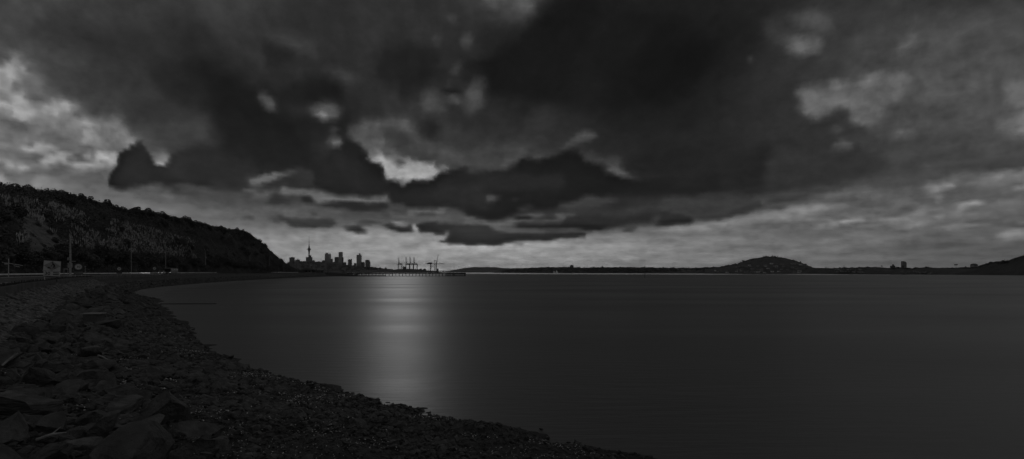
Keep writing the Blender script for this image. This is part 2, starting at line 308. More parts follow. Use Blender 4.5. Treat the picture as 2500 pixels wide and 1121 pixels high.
 (5, 88, 4, .95, [(400,310),(420,250),(470,260),(560,250),(600,260),(640,200),(690,240),(690,320),(660,360),(600,340),(570,330),(545,375),(500,340),(450,290)]), (5, 106, 4, .9, [(470,290),(580,270),(590,310),(555,330),(540,370),(510,340)]), (5, 92, 3, .9, [(520,160),(582,138),(540,192)]), (5, 60, 3, .8, [(600,250),(630,250),(650,300),(620,300)]),
 (5, 66, 4, .9, [(180,390),(220,360),(260,390),(230,415)]), (5, 64, 8, .8, [(880,300),(1000,240),(1060,280),(1000,340),(900,330)]),
 (5, 100, 5, .95, [(540,690),(560,620),(500,600),(600,550),(740,530),(860,500),(920,520),(1090,460),(1270,450),(1240,520),(1210,600),(1250,640),(1120,660),(1080,760),(1000,810),(940,815),(880,780),(850,720),(740,700),(640,760),(560,790),(600,720)]),
 (5, 76, 5, .8, [(740,560),(770,600),(720,680),(690,650)]), (5, 118, 4, .8, [(910,520),(990,490),(1080,480),(1060,560),(960,580)]), (5, 108, 5, .8, [(840,620),(1000,580),(1200,480),(1270,460),(1230,560),(1100,640),(1060,740),(1000,700),(880,690)]), (5, 114, 3, .9, [(600,700),(730,685),(660,740),(600,770)]), (5, 130, 3, .9, [(1085,655),(1190,600),(1222,618),(1120,672),(1080,700)]), (5, 124, 3, .9, [(875,768),(930,785),(1015,790),(960,818)]), (5, 114, 2, .9, [(765,702),(825,682),(780,722)]),
 (5, 105, 4, .95, [(1150,320),(1190,270),(1240,220),(1300,210),(1330,260),(1280,320),(1200,350),(1120,430),(1140,370)]), (5, 130, 3, .9, [(1235,235),(1310,205),(1315,250),(1260,262)]), (5, 94, 4, .9, [(1330,220),(1480,210),(1440,290),(1330,340),(1300,300)]), (5, 92, 4, .8, [(1300,380),(1450,390),(1400,420),(1320,410)]),
 (5, 66, 14, .8, [(850,880),(1100,800),(1120,870),(1000,950),(850,920)]), (5, 66, 12, .8, [(1300,640),(1650,680),(1600,760),(1350,730)]),
 (5, 126, 2, .95, [(1155,862),(1200,843),(1295,843),(1200,890)]), (5, 94, 3, .8, [(1090,880),(1160,870),(1240,910),(1180,920)]), (5, 74, 5, .8, [(690,840),(780,820),(850,850),(760,880)]), (5, 80, 4, .9, [(740,940),(850,915),(900,960),(800,990),(720,1020)]), (5, 50, 2, .8, [(780,940),(812,945),(780,966)]), (5, 84, 3, .7, [(900,960),(1080,958),(1000,987)]),
 (5, 112, 4, .95, [(1830,630),(1920,560),(2300,430),(2300,690),(2000,690),(1900,660)]), (5, 122, 4, .95, [(1800,900),(1850,800),(1950,770),(2300,680),(2300,900)]), (5, 94, 4, .9, [(1680,790),(1720,730),(1800,700),(1730,790)]), (5, 92, 5, .8, [(1570,580),(1640,540),(1760,570),(1640,600)]),
 (5, 64, 12, .9, [(1000,1000),(1300,930),(1700,905),(2300,905),(2300,980),(1700,1020),(1300,1070),(1000,1121),(600,1121)]),
 (6, 34, 22, .9, [(-300,-50),(900,-50),(1000,150),(700,240),(-300,300)]), (6, 50, 14, .9, [(700,-50),(1500,-30),(1500,120),(1100,195),(800,250),(600,280)]), (6, 64, 10, .8, [(1500,60),(2100,0),(2700,-20),(2700,60),(1800,130)]),
 (6, 54, 7, .9, [(-100,300),(300,330),(600,290),(900,240),(1000,300),(760,350),(580,380),(430,440),(350,470),(100,480),(-100,400)]),
 (6, 44, 3, .9, [(-100,400),(100,430),(150,490),(0,500),(-100,500)]), (6, 56, 3, .9, [(140,430),(430,390),(600,400),(440,430),(340,465),(180,470)]), (6, 50, 3, .9, [(370,320),(450,305),(400,337)]), (6, 72, 3, .9, [(600,372),(620,340),(720,330),(935,345),(760,377),(640,382)]), (6, 108, 3, .9, [(585,332),(660,298),(725,308),(650,333)]),
 (6, 110, 4, .9, [(-100,512),(150,492),(450,442),(700,402),(900,352),(1200,342),(1300,362),(1000,422),(700,482),(-100,562)]), (6, 84, 2, .9, [(705,432),(945,413),(820,448)]),
 (6, 106, 7, .9, [(1900,150),(2700,60),(2700,200),(2400,170),(2100,160)]), (6, 122, 5, .9, [(1700,262),(1880,200),(2105,133),(2080,162),(2000,200),(1960,242),(1860,262)]), (6, 90, 3, .95, [(2000,192),(2150,163),(2372,200),(2382,232),(2200,232),(2100,222)]), (6, 122, 2, .9, [(2370,232),(2700,160),(2700,232),(2450,243)]),
 (6, 82, 3, .9, [(1100,270),(1200,240),(1500,250),(1680,230),(1860,245),(1760,300),(1500,330),(1300,340),(1000,330)]), (6, 82, 3, .95, [(1880,290),(2050,240),(2250,235),(2500,270),(2700,300),(2300,312),(2100,290),(1950,312)]),
 (6, 80, 2, .9, [(1335,352),(1580,343),(1625,362),(1480,370)]), (6, 84, 2, .8, [(1070,402),(1280,375),(1300,402),(1100,412)]), (6, 80, 2, .9, [(1285,442),(1500,400),(1765,368),(1700,402),(1400,438)]), (6, 80, 3, .9, [(1800,350),(2100,345),(2000,377),(1820,372)]), (6, 82, 3, .9, [(2200,400),(2700,375),(2700,412),(2300,414)]),
 (6, 142, 2, .9, [(895,517),(1000,498),(1250,458),(1445,443),(1420,462),(1200,488),(1000,513)]), (6, 126, 3, .8, [(1400,472),(1600,430),(1855,378),(1800,412),(1560,462)]), (6, 142, 1, .9, [(1635,507),(1785,486),(1760,502)]), (6, 134, 2, .9, [(1735,457),(1965,418),(1900,452)]), (6, 138, 2, .9, [(1955,352),(2235,318),(2200,352),(2100,362)]), (6, 132, 1, .9, [(1915,387),(2085,368),(2050,392)]), (6, 142, 2, .9, [(2425,467),(2700,445),(2700,472)]), (6, 118, 2, .9, [(1755,312),(1985,298),(1900,320)]),
 (6, 80, 2, .9, [(2015,477),(2330,448),(2505,470),(2450,497),(2200,487)]), (6, 82, 1, .9, [(375,656),(800,646),(815,658),(450,666)]), (6, 90, 2, .8, [(-20,680),(200,688),(700,680),(600,697),(200,702)]),
 (6, 80, 4, .9, [(1560,660),(1640,630),(1760,620),(1900,640),(2150,620),(2300,640),(2700,640),(2700,730),(2000,732),(1800,712),(1600,702),(1250,702)]), (6, 110, 4, .8, [(2260,582),(2340,560),(2460,510),(2700,500),(2700,600),(2350,602)]),
 (7, 60, 3, .85, [(640,290),(850,330),(1000,400),(1200,430),(1500,440),(1800,500),(2500,520),(2500,420),(2250,390),(1700,400),(1400,420),(1000,390),(860,370)]),
 (7, 72, 3, .8, [(1250,470),(1600,460),(2000,520),(2500,540),(2500,590),(2100,600),(1850,560),(1500,510)]),
 (7, 44, 4, .9, [(1490,420),(1700,390),(1950,385),(2250,392),(2330,440),(2200,475),(1950,480),(1700,450)]),
 (7, 92, 1, .8, [(1480,395),(1650,372),(1900,378),(2240,384),(2240,360),(1900,360),(1600,355)]),
 (7, 54, 2, .9, [(1470,500),(1530,492),(1560,520),(1480,528)]), (7, 58, 2, .8, [(1660,520),(1900,512),(2100,520),(2300,515),(2300,535),(1900,532)]), (7, 58, 2, .8, [(1980,600),(2180,575),(2220,585),(2100,612)]),
 (7, 50, 3, .8, [(1000,200),(1200,150),(1360,95),(1500,70),(1500,280),(1200,250)]),
 (6, 60, 3, .9, [(500,290),(900,240),(1100,205),(1300,190),(1150,240),(950,290),(700,320),(600,330)]),
 (4, 42, 9, .6, [(-60,470),(160,470),(300,480),(480,520),(560,540),(620,510),(700,500),(700,640),(-60,640)]),
 (2, 44, 8, .6, [(980,640),(1080,600),(1300,620),(1401,700),(1401,800),(1150,760),(1000,740)]),
 (0, 43, 3, 1, [(770,900),(790,810),(830,745),(900,700),(980,700),(1040,770),(1060,860),(900,940)]),
]
def sstep(x): x = np.clip(x, 0, 1); return x*x*(3-2*x)
# ragged cloud edges: each outline is eroded by billowy noise before it is laid over the sky
NZ = fbm(GX/95., GY/60., 0, 5)*1.1+np.abs(fbm(GX/48., GY/34., 4, 4))*-.9+.12
flat_ = np.clip((GY-380)/160, 0, 1)
NZ = NZ*(1-flat_)+flat_*(fbm(GX/110., GY/17., 8, 5)*1.3)
for tl, v, s, k, P in CL:
    ox, oy, q = TILES[tl]; P = [(ox+a*q, oy+b*q) for a, b in P]
    dark = v < 70
    if tl == 5 and v > 84: v = 80+(v-84)*.5; s += 4
    b_ = blur(inpoly(GX, GY, P).astype(float), s*(1.2 if dark else 1.35)+(1.6 if dark else 2.2))
    wd = .3 if dark and s <= 4 else .42
    m = sstep((b_+NZ*np.interp(s, [1, 4, 10, 30], [.16, .34, .5, .5])*4*b_*(1.1-b_)-(.5-wd))/(2*wd))*k
    if v > 78: m = m*np.clip(.95+1.2*fbm(GX/40.+s, GY/20., 6, 5), .2, 1)
    SKY = SKY*(1-m)+v*m
# the whole layer is pushed about by turbulence so that no outline stays smooth
hs = 1-.55*flat_
WX = fbm(GX/75., GY/50., 20, 5)*28+fbm(GX/24., GY/16., 24, 4)*11; WY = (fbm(GX/75., GY/50., 31, 5)*19+fbm(GX/24., GY/16., 35, 4)*8)*(1-.72*flat_)
SKY = interp2(np.clip(GX+WX, gx[0], gx[-1]), np.clip(GY+WY, gy[0], gy[-1]), gx, gy, SKY)
SKY = SKY*(1-np.clip((SKY-92)/30, 0, 1)*(1-.88*flat_)*np.clip(.10-1.1*fbm(GX/52.+WX/25, GY/26.+WY/30, 77, 5), 0, .38))
upb = np.clip((400-GY)/80, 0, 1); SKY = SKY*(1-.5*upb)+blur(SKY, 8)*.5*upb
# streets of cloud fanning out from the horizon, billows, and thin level streaks low down
th = np.arctan2(GX-980, 760-GY); rr_ = np.log(np.hypot(GX-980, 760-GY)+40)
up = np.clip((560-GY)/260, 0, 1)
SKY = SKY*(1+.5*fbm(th*4.5+30, rr_*1.6, 0, 5)*up)*(1+.22*fbm(GX/60., GY/38., 41, 5)*up*np.clip((SKY-34)/40, .3, 1))*(1+.32*fbm(th*16+50, rr_*5, 3, 4)*up*np.clip((SKY-50)/40, 0, 1))
BL = np.abs(fbm(GX/38.+WX/30, GY/24., 44, 4)); BR = np.clip((SKY-38)/50, .15, 1); SKY = SKY*(1-.35*BR*(BL-.1)*np.clip((GY+100)/300, 0, 1)*(1-.6*flat_))
SKY = SKY*(1+(.07+.34*np.clip((GX-1500)/500, 0, 1)*np.clip((600-GY)/60, 0, 1))*fbm(GX/80.+GY/40.+WX/60, GY/9.-GX/300., 12, 5)*np.clip((GY-430)/120, 0, 1))
SKY = np.clip(SKY+.35*(SKY-blur(SKY, 26))+.55*(SKY-blur(SKY, 9)), 24, 160)

#SKYEND
NR, NU, UM = 90, 401, 1.1
EMAX = R_(34)
W = bpy.data.worlds.new('World'); sc.world = W; W.use_nodes = True
nt = W.node_tree; N = nt.nodes; L = nt.links; N.clear()
def val(x): return x
def setin(i, v):
    if isinstance(v, (int, float)): i.default_value = v
    elif isinstance(v, (tuple, list)): i.default_value = v
    else: L.new(v, i)
def mth(op, a, b=None, c=None, clamp=False):
    n = N.new('ShaderNodeMath'); n.operation = op; n.use_clamp = clamp
    setin(n.inputs[0], a)
    if b is not None: setin(n.inputs[1], b)
    if c is not None: setin(n.inputs[2], c)
    return n.outputs[0]
def vmt(op, a, b=None):
    n = N.new('ShaderNodeVectorMath'); n.operation = op; setin(n.inputs[0], a)
    if b is not None: setin(n.inputs[1], b)
    return n.outputs['Value'] if op in ('DOT_PRODUCT', 'LENGTH') else n.outputs[0]
def noise(vec, scale, detail=4, rough=.55, col=False):
    n = N.new('ShaderNodeTexNoise'); n.inputs['Scale'].default_value = scale; n.inputs['Detail'].default_value = detail
    n.inputs['Roughness'].default_value = rough; L.new(vec, n.inputs['Vector']); return n.outputs['Color'] if col else n.outputs['Fac']
tc = N.new('ShaderNodeTexCoord'); D = tc.outputs['Generated']
sep = N.new('ShaderNodeSeparateXYZ'); L.new(D, sep.inputs[0]); dx, dy, dz = sep.outputs
hor = mth('SQRT', mth('ADD', mth('MULTIPLY', dx, dx), mth('MULTIPLY', dy, dy)))
el = mth('ARCTAN2', mth('MAXIMUM', dz, 0.0), mth('MAXIMUM', hor, .0001))
u0 = mth('DIVIDE', dx, mth('MAXIMUM', dy, .05))
# direction stretched so that cloud texture flattens towards the horizon
def stretch(kz):
    c = N.new('ShaderNodeCombineXYZ'); L.new(dx, c.inputs[0]); L.new(dy, c.inputs[1])
    e2 = mth('POWER', mth('MAXIMUM', dz, .0001), .7); L.new(mth('MULTIPLY', e2, kz), c.inputs[2]); return c.outputs[0]
S1 = stretch(1.6)
amp = mth('MINIMUM', mth('ADD', mth('MULTIPLY', el, 4.5), .12), 1.)
def centre(colr, s):
    v = vmt('SUBTRACT', colr, (.5, .5, .5)); sc_ = N.new('ShaderNodeVectorMath'); sc_.operation = 'SCALE'; L.new(v, sc_.inputs[0]); sc_.inputs['Scale'].default_value = s
    return sc_.outputs[0]
w = vmt('ADD', vmt('ADD', centre(noise(S1, 14, 3, .5, True), .005), centre(noise(D, 70, 5, .65, True), .013)), (0, 0, 0))
ws = N.new('ShaderNodeSeparateXYZ'); L.new(w, ws.inputs[0])
u = mth('ADD', u0, mth('MULTIPLY', ws.outputs[0], mth('MULTIPLY', amp, 1.3)))
elw = mth('MAXIMUM', mth('ADD', el, mth('MULTIPLY', ws.outputs[1], mth('MULTIPLY', amp, .8))), 0.)
un = mth('MULTIPLY_ADD', u, .5/UM, .5, clamp=True)
t = mth('MULTIPLY', mth('POWER', mth('DIVIDE', mth('MINIMUM', elw, EMAX), EMAX), 1/1.5), NR-1)
tv = N.new('ShaderNodeCombineXYZ')
for i in range(3): L.new(t, tv.inputs[i])
uv = N.new('ShaderNodeCombineXYZ')
for i in range(3): L.new(un, uv.inputs[i])
us = np.linspace(-UM, UM, NU); es = EMAX*(np.arange(NR)/(NR-1))**1.5
UU, EE = np.meshgrid(us, es)
PX = 1250+F*UU; PY = HZ-F*np.tan(EE)*np.sqrt(1+UU**2)
MAP = interp2(PX, PY, gx, gy, SKY)/255.
MAP = MAP*(1+.30*np.exp(-EE/R_(4.)))*1.02
def comb(x):
    c = N.new('ShaderNodeCombineColor'); L.new(x, c.inputs[0]); L.new(x, c.inputs[1]); L.new(x, c.inputs[2]); return c.outputs[0]
def mixc(op, a, b, clamp=False):
    n = N.new('ShaderNodeMix'); n.data_type = 'RGBA'; n.blend_type = op; n.clamp_result = clamp; n.inputs['Factor'].default_value = 1.
    for s_, v in ((n.inputs[6], a), (n.inputs[7], b)):
        if isinstance(v, tuple): s_.default_value = (*v, 1.)
        else: L.new(v, s_)
    return n.outputs[2]
UL, UR = comb(mth('MULTIPLY', un, 2., clamp=True)), comb(mth('MULTIPLY_ADD', un, 2., -1., clamp=True)); TV = comb(t); MID = NU//2
def curves(vec, rows):
    c = N.new('ShaderNodeRGBCurve'); L.new(vec, c.inputs['Color']); cm = c.mapping; n_ = rows.shape[1]; xs = np.linspace(0, 1, n_)
    for ch in range(3):
        cu = cm.curves[ch]; cu.points[0].location = (0, rows[ch][0]); cu.points[1].location = (1, rows[ch][-1])
        for q in range(1, n_-1): cu.points.new(xs[q], rows[ch][q])
        for p in cu.points: p.handle_type = 'AUTO_CLAMPED'
    cm.update(); return c.outputs['Color']
acc = None
for k in range(0, NR, 3):
    R3 = MAP[k:k+3]; mid = tuple(float(x) for x in R3[:, MID])
    wt = mixc('SUBTRACT', (1., 1., 1.), mixc('DIFFERENCE', TV, (float(k), k+1., k+2.)), True)
    cc = mixc('SUBTRACT', mixc('ADD', curves(UL, R3[:, :MID+1]), curves(UR, R3[:, MID:])), mid)
    d = mixc('MULTIPLY', cc, wt)
    acc = d if acc is None else mixc('ADD', acc, d)
sp = N.new('ShaderNodeSeparateColor'); L.new(acc, sp.inputs[0]); acc = mth('ADD', mth('ADD', sp.outputs[0], sp.outputs[1]), sp.outputs[2])
# cloud-plane texture
den = mth('ADD', mth('MAXIMUM', dz, 0.), .10)
pl = N.new('ShaderNodeCombineXYZ'); L.new(mth('DIVIDE', dx, den), pl.inputs[0]); L.new(mth('DIVIDE', dy, den), pl.inputs[1])
plr = N.new('ShaderNodeMapping'); plr.inputs['Rotation'].default_value = (0, 0, R_(20)); plr.inputs['Scale'].default_value = (1.3, .55, 1); L.new(pl.outputs[0], plr.inputs['Vector'])
n1 = noise(plr.outputs[0], 1.5, 6, .55)
n2 = noise(stretch(1.4), 30, 6, .65)
st = N.new('ShaderNodeCombineXYZ'); L.new(mth('MULTIPLY', u0, 6.), st.inputs[0]); L.new(mth('MULTIPLY', el, 85.), st.inputs[1])
n3 = noise(st.outputs[0], 1., 5, .6)
low = mth('SUBTRACT', 1., mth('MULTIPLY', el, 5.), clamp=True)
mod = mth('ADD', mth('MULTIPLY', mth('SUBTRACT', n1, .5), .3), mth('MULTIPLY', mth('SUBTRACT', n2, .5), .5))
mod = mth('ADD', mod, mth('MULTIPLY', mth('MULTIPLY', mth('SUBTRACT', n3, .5), .4), low))
damp = mth('ADD', .45, mth('MULTIPLY', acc, 1.6), clamp=True)
lum = mth('MULTIPLY', acc, mth('ADD', 1., mth('MULTIPLY', mod, damp)))
lum = mth('POWER', mth('MAXIMUM', lum, .01), 2.2)
# unseen sky behind the camera is brightened as fill light for surfaces facing it
lum = mth('MULTIPLY', lum, mth('ADD', 1., mth('MULTIPLY', mth('MULTIPLY', dy, -4., clamp=True), .3)))
sky = N.new('ShaderNodeTexSky'); sky.sky_type = 'NISHITA'; sky.sun_disc = False
SUN_EL, SUN_AZ = R_(15), math.atan2(978-1250, F)
sky.sun_elevation = SUN_EL; sky.sun_rotation = SUN_AZ
bw = N.new('ShaderNodeRGBToBW'); L.new(sky.outputs[0], bw.inputs[0])
lum = mth('ADD', mth('MULTIPLY', lum, K*.97), mth('MULTIPLY', bw.outputs[0], .05*.01))
bg = N.new('ShaderNodeBackground'); L.new(lum, bg.inputs['Color']); bg.inputs['Strength'].default_value = 1.
ow = N.new('ShaderNodeOutputWorld'); L.new(bg.outputs[0], ow.inputs[0])
W.cycles.sampling_method = 'MANUAL'; W.cycles.sample_map_resolution = 512
sd = bpy.data.lights.new('sun', 'SUN'); sd.energy = .23; sd.angle = R_(4); sd.color = (1, 1, 1)
so = bpy.data.objects.new('sun', sd); COL.objects.link(so)
so.rotation_euler = (R_(90)-SUN_EL, 0, math.pi-SUN_AZ)
sv = Vector((math.sin(SUN_AZ)*math.cos(SUN_EL), math.cos(SUN_AZ)*math.cos(SUN_EL), math.sin(SUN_EL)))
so.rotation_euler = sv.to_track_quat('Z', 'Y').to_euler()

# ---------------------------------------------------------------- water
def water_mat():
    m = bpy.data.materials.new('water'); m.use_nodes = True; nt = m.node_tree; b = nt.nodes['Principled BSDF']
    l = nt.links; n = nt.nodes
    b.inputs['Base Color'].default_value = (.09, .09, .09, 1); b.inputs['IOR'].default_value = 1.33; b.inputs['Specular IOR Level'].default_value = .75
    g = n.new('ShaderNodeNewGeometry')
    mp = n.new('ShaderNodeMapping'); mp.inputs['Scale'].default_value = (.012, .05, 1); mp.inputs['Rotation'].default_value = (0, 0, R_(6)); l.new(g.outputs['Position'], mp.inputs['Vector'])
    a = n.new('ShaderNodeTexNoise'); a.inputs['Scale'].default_value = 1; a.inputs['Detail'].default_value = 5; l.new(mp.outputs[0], a.inputs['Vector'])
    mr = n.new('ShaderNodeMapRange'); mr.inputs['From Min'].default_value = .3; mr.inputs['From Max'].default_value = .7
    mr.inputs['To Min'].default_value = .34; mr.inputs['To Max'].default_value = .46; l.new(a.outputs['Fac'], mr.inputs['Value'])
    # calm strip far out under the opposite shore
    s = n.new('ShaderNodeSeparateXYZ'); l.new(g.outputs['Position'], s.inputs[0])
    # distance measure: right shore is nearer than the left one
    ad = n.new('ShaderNodeMath'); ad.operation = 'MULTIPLY_ADD'; l.new(s.outputs[0], ad.inputs[0]); ad.inputs[1].default_value = .55; l.new(s.outputs[1], ad.inputs[2])
    c = n.new('ShaderNodeMapRange'); c.inputs['From Min'].default_value = 1080; c.inputs['From Max'].default_value = 1250; l.new(ad.outputs[0], c.inputs['Value'])
    mx = n.new('ShaderNodeMix'); mx.data_type = 'FLOAT'; l.new(c.outputs[0], mx.inputs['Factor']); l.new(mr.outputs[0], mx.inputs['A']); mx.inputs['B'].default_value = .13
    l.new(mx.outputs[0], b.inputs['Roughness'])
    mp2 = n.new('ShaderNodeMapping'); mp2.inputs['Scale'].default_value = (.35, 2.2, 1); mp2.inputs['Rotation'].default_value = (0, 0, R_(-9)); l.new(g.outputs['Position'], mp2.inputs['Vector'])
    w1 = n.new('ShaderNodeTexNoise'); w1.inputs['Scale'].default_value = 1.1; w1.inputs['Detail'].default_value = 5; w1.inputs['Roughness'].default_value = .6; l.new(mp2.outputs[0], w1.inputs['Vector'])
    bp = n.new('ShaderNodeBump'); bp.inputs['Strength'].default_value = .3; bp.inputs['Distance'].default_value = .11; l.new(w1.outputs['Fac'], bp.inputs['Height']); l.new(bp.outputs[0], b.inputs['Normal'])
    return m
M['water'] = water_mat()
tag(MB().add([(-25000, -300, 0), (25000, -300, 0), (25000, 25000, 0), (-25000, 25000, 0)], [(0, 1, 2, 3)]).build('water', 'water'), 'dark smooth harbour water with a pale column of reflected light', kind='structure')
# seabed / ground sheet far below everything
tag(MB().add([(-26000, -400, -6), (26000, -400, -6), (26000, 26000, -6), (-26000, 26000, -6)], [(0, 1, 2, 3)]).build('seabed', 'shore'), kind='structure')

# ---------------------------------------------------------------- shore: road edge R -> waterline S
RP = [(26, -34), (14, -22), (1, -5.2), (-4.4, -.6), (-8.6, 3.4), (-15.2, 8.8), (-20.5, 15.5), (-27, 24), (-35, 35), (-44, 46), (-53, 58), (-80, 95), (-112, 150), (-146, 230), (-172, 310), (-195, 400), (-205, 480), (-203, 550), (-196, 585)]
SP = [(60, -20), (36, -8), (12, 8.5), (3.4, 13.7), (-3.4, 18.4), (-8.5, 22.3), (-12.9, 26), (-18, 31), (-24, 38.5), (-32, 50), (-40, 60), (-67, 98), (-95, 145), (-122, 225), (-142, 312), (-160, 405), (-173, 480), (-176, 560), (-178, 600)]
NS = 900
RC = catmull(RP, NS); SC = catmull(SP, NS)
LEN = np.linalg.norm(SC-RC, axis=1)
tidx = np.linspace(0, len(RP)-1, NS)
def shore_pt(i, d):
    """i float index in 0..NS-1, d metres from the road edge -> xyz arrays"""
    i = np.asarray(i, float); d = np.asarray(d, float); k = np.clip(i.astype(int), 0, NS-2); f = i-k
    r = RC[k]*(1-f)[..., None]+RC[k+1]*f[..., None]; s = SC[k]*(1-f)[..., None]+SC[k+1]*f[..., None]
    v = s-r; Ln = np.linalg.norm(v, axis=-1); p = r+v*(d/Ln)[..., None]
    ti = i/(NS-1)*(len(RP)-1)
    zf = np.interp(ti, [0, 4, 6, 30], [3.0, 3.0, 2.25, 2.2])
    zb = zf-1.0-np.clip((ti-11)*.2, 0, .6); db = np.minimum(7.2, Ln*.6)
    zs = np.where(d < .5, 4-.25*np.clip(d, 0, .5)*2, 0)
    z = np.where(d < .5, 3.97, np.where(d < 3.4, 3.35+(zf-3.35)*(d-.5)/2.9, np.where(d < db, zf+(zb-zf)*(d-3.4)/(db-3.4), zb*(1-(np.clip(d, 0, Ln)-db)/(Ln-db))**1.15)))
    z = np.where(d > Ln, -(d-Ln)*.16, z)
    x, y = p[..., 0], p[..., 1]
    far = np.clip(np.hypot(x, y)/60, .3, 1.6)
    nz = fbm(x*.8, y*.8, 0, 4)*.5+fbm(x*3.1, y*3.1, 3, 3)*.16
    amp = np.clip((d-3.0)/2, 0, 1)*np.clip(1.2-.9*np.clip((d/Ln), 0, 1), .25, 1)
    z = z+nz*amp*np.where(ti > 11, .8, 1)
    # irregular waterline
    z = z+np.clip((d/Ln-.75)*4, 0, 1)*fbm(x*.5, y*.5, 9, 4)*.42
    return np.stack([x, y, z], -1)
dd = np.concatenate([np.linspace(0, .5, 3), np.linspace(.55, 3.4, 12), np.linspace(3.6, 20, 110), np.linspace(20.6, 60, 50)])
I, Dm = np.meshgrid(np.arange(NS), dd, indexing='ij')
Lc = LEN[:, None]; Dm2 = np.where(Dm > 3.4, 3.4+(Dm-3.4)*np.maximum(1, (Lc+12-3.4)/56.6)*np.minimum(1, (Lc+12)/30), Dm)
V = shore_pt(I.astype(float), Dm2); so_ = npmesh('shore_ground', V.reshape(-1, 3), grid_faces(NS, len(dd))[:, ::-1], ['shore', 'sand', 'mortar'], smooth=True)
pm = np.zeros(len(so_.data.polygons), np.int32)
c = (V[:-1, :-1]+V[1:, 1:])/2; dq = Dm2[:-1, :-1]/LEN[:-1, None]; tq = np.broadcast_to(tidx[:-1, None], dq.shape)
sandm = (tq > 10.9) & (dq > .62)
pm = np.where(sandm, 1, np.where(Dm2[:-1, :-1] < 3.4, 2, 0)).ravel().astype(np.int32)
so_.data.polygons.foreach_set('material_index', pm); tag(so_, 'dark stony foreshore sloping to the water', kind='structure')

# inland ground, road, markings, paths (offset strips landward of RC)
tan = np.gradient(RC, axis=0); tan /= np.linalg.norm(tan, axis=1)[:, None]
nor = np.stack([-tan[:, 1], tan[:, 0]], 1)      # left of travel direction (towards -x): landward
if ((RC[300]+nor[300]*5)-SC[300]) @ (RC[300]-SC[300]) < 0: nor = -nor
if nor[300][0] > 0: nor = -nor
def strip(name, a, b, z, m, i0=0, i1=NS, step=3, thick=0., parent=None, dash=None):
    mb = MB(); idx = list(range(i0, i1, step))
    for q, (i, j) in enumerate(zip(idx[:-1], idx[1:])):
        if dash and (q % dash[1]) >= dash[0]: continue
        P = [RC[i]+nor[i]*a, RC[i]+nor[i]*b, RC[j]+nor[j]*b, RC[j]+nor[j]*a]
        vs = [(p[0], p[1], z) for p in P]
        if thick: vs += [(p[0], p[1], z-thick) for p in P]; mb.add(vs, [(0, 1, 2, 3), (4, 7, 6, 5), (0, 4, 5, 1), (1, 5, 6, 2), (2, 6, 7, 3), (3, 7, 4, 0)])
        else: mb.add(vs, [(0, 1, 2, 3)])
    return mb.build(name, m, parent)
tag(MB().add([(x, y, 3.9) for x, y in [tuple(RC[i]+nor[i]*.35) for i in range(0, NS, 20)]+[(-196, 600), (-240, 640), (-900, 900), (-900, -300), (30, -60)]], [tuple(range(len(range(0, NS, 20))+5))]).build('ground', 'grass'), kind='structure')
tag(strip('verge', 0.02, 1.0, 3.99, 'grass', thick=.2), kind='structure')
tag(strip('road', 1.0, 9.6, 3.985, 'asphalt'), 'dark two lane asphalt road along the bay', kind='structure')
tag(strip('edge_line', 1.45, 1.6, 3.99, 'paint'), kind='structure')
tag(strip('centre_line', 5.2, 5.32, 3.99, 'paint', dash=(2, 5), step=2), kind='structure')
tag(strip('kerb', 9.6, 9.8, 4.12, 'concrete', thick=.2), kind='structure')
tag(strip('pavement', 9.8, 12.2, 4.1, 'path', thick=.15), kind='structure')

# seawall: coping, stone pitching laid on the slope, timber stakes along the top
sw = empty('seawall', (*RC[330], 0), label='stone pitched seawall sloping from the road edge down to the boulders', cat='seawall')
mb = MB(); base = Vector((*RC[330], 0))
def rel(o, root):
    o.location = -root.location; return o
for i in range(60, NS-4, 3):
    a = shore_pt(np.array([i, i+3.]), np.array([.3, .3])); b = shore_pt(np.array([i, i+3.]), np.array([.52, .52]))
    q = [a[0], a[1], b[1], b[0]]; vs = [(p[0], p[1], 4.03) for p in q]+[(p[0], p[1], 3.25) for p in q]
    mb.add(vs, [(0, 1, 2, 3), (4, 7, 6, 5), (0, 4, 5, 1), (1, 5, 6, 2), (2, 6, 7, 3), (3, 7, 4, 0)])
rel(mb.build('coping', 'concrete_dark', sw), sw)
mb = MB(); dr = 418.
i = 100.
arc = np.concatenate([[0], np.cumsum(np.linalg.norm(np.diff(RC, axis=0), axis=1))])
ia = lambda s: np.interp(s, arc, np.arange(NS))
s0, s1 = arc[110], arc[560]
s = s0; nst = 0
DRAIN = (arc[440], arc[440]+.9)
while s < s1:
    dist = np.hypot(*RC[int(ia(s))]); w_ = .3 if dist < 60 else .5
    s += w_*.8
    if DRAIN[0] < s < DRAIN[1]: continue
    for r in range(9 if dist < 60 else 5):
        nr = 9 if dist < 60 else 5
        d = .62+(2.85/nr)*(r+.5)+random.uniform(-.05, .05)
        ss = s+random.uniform(-.1, .1); p = shore_pt(np.array(ia(ss)), np.array(d)); k = int(ia(ss)); tg = math.atan2(tan[k][1], tan[k][0])
        ln = w_*random.uniform(1.2, 2.4); hh = random.uniform(.05, .2)
        tilt = R_(30 if d < 3.3 else 15)
        # stones lie skewed on the slope and stand a little proud at one edge
        mb.box((p[0], p[1], p[2]+hh*.3), (ln, random.uniform(.07, .15), hh*1.9), rz=math.atan2(-nor[k][1], -nor[k][0])+R_(random.uniform(-14, 14)), rx=random.uniform(-.5, .2), ry=R_(24)+random.uniform(-.12, .12), top=random.uniform(.6, .95)); nst += 1
tag(rel(mb.build('pitching_stone', 'pitching', sw), sw), kind='stuff')
mb = MB()
a = [shore_pt(np.array(ia(x)), np.array(d)) for x in DRAIN for d in (.6, 3.6)]
for x in DRAIN:
    p, q = shore_pt(np.array(ia(x)), np.array(.6)), shore_pt(np.array(ia(x)), np.array(3.5)); mb.tube(p+[0, 0, .1], q+[0, 0, .1], .12, n=4)
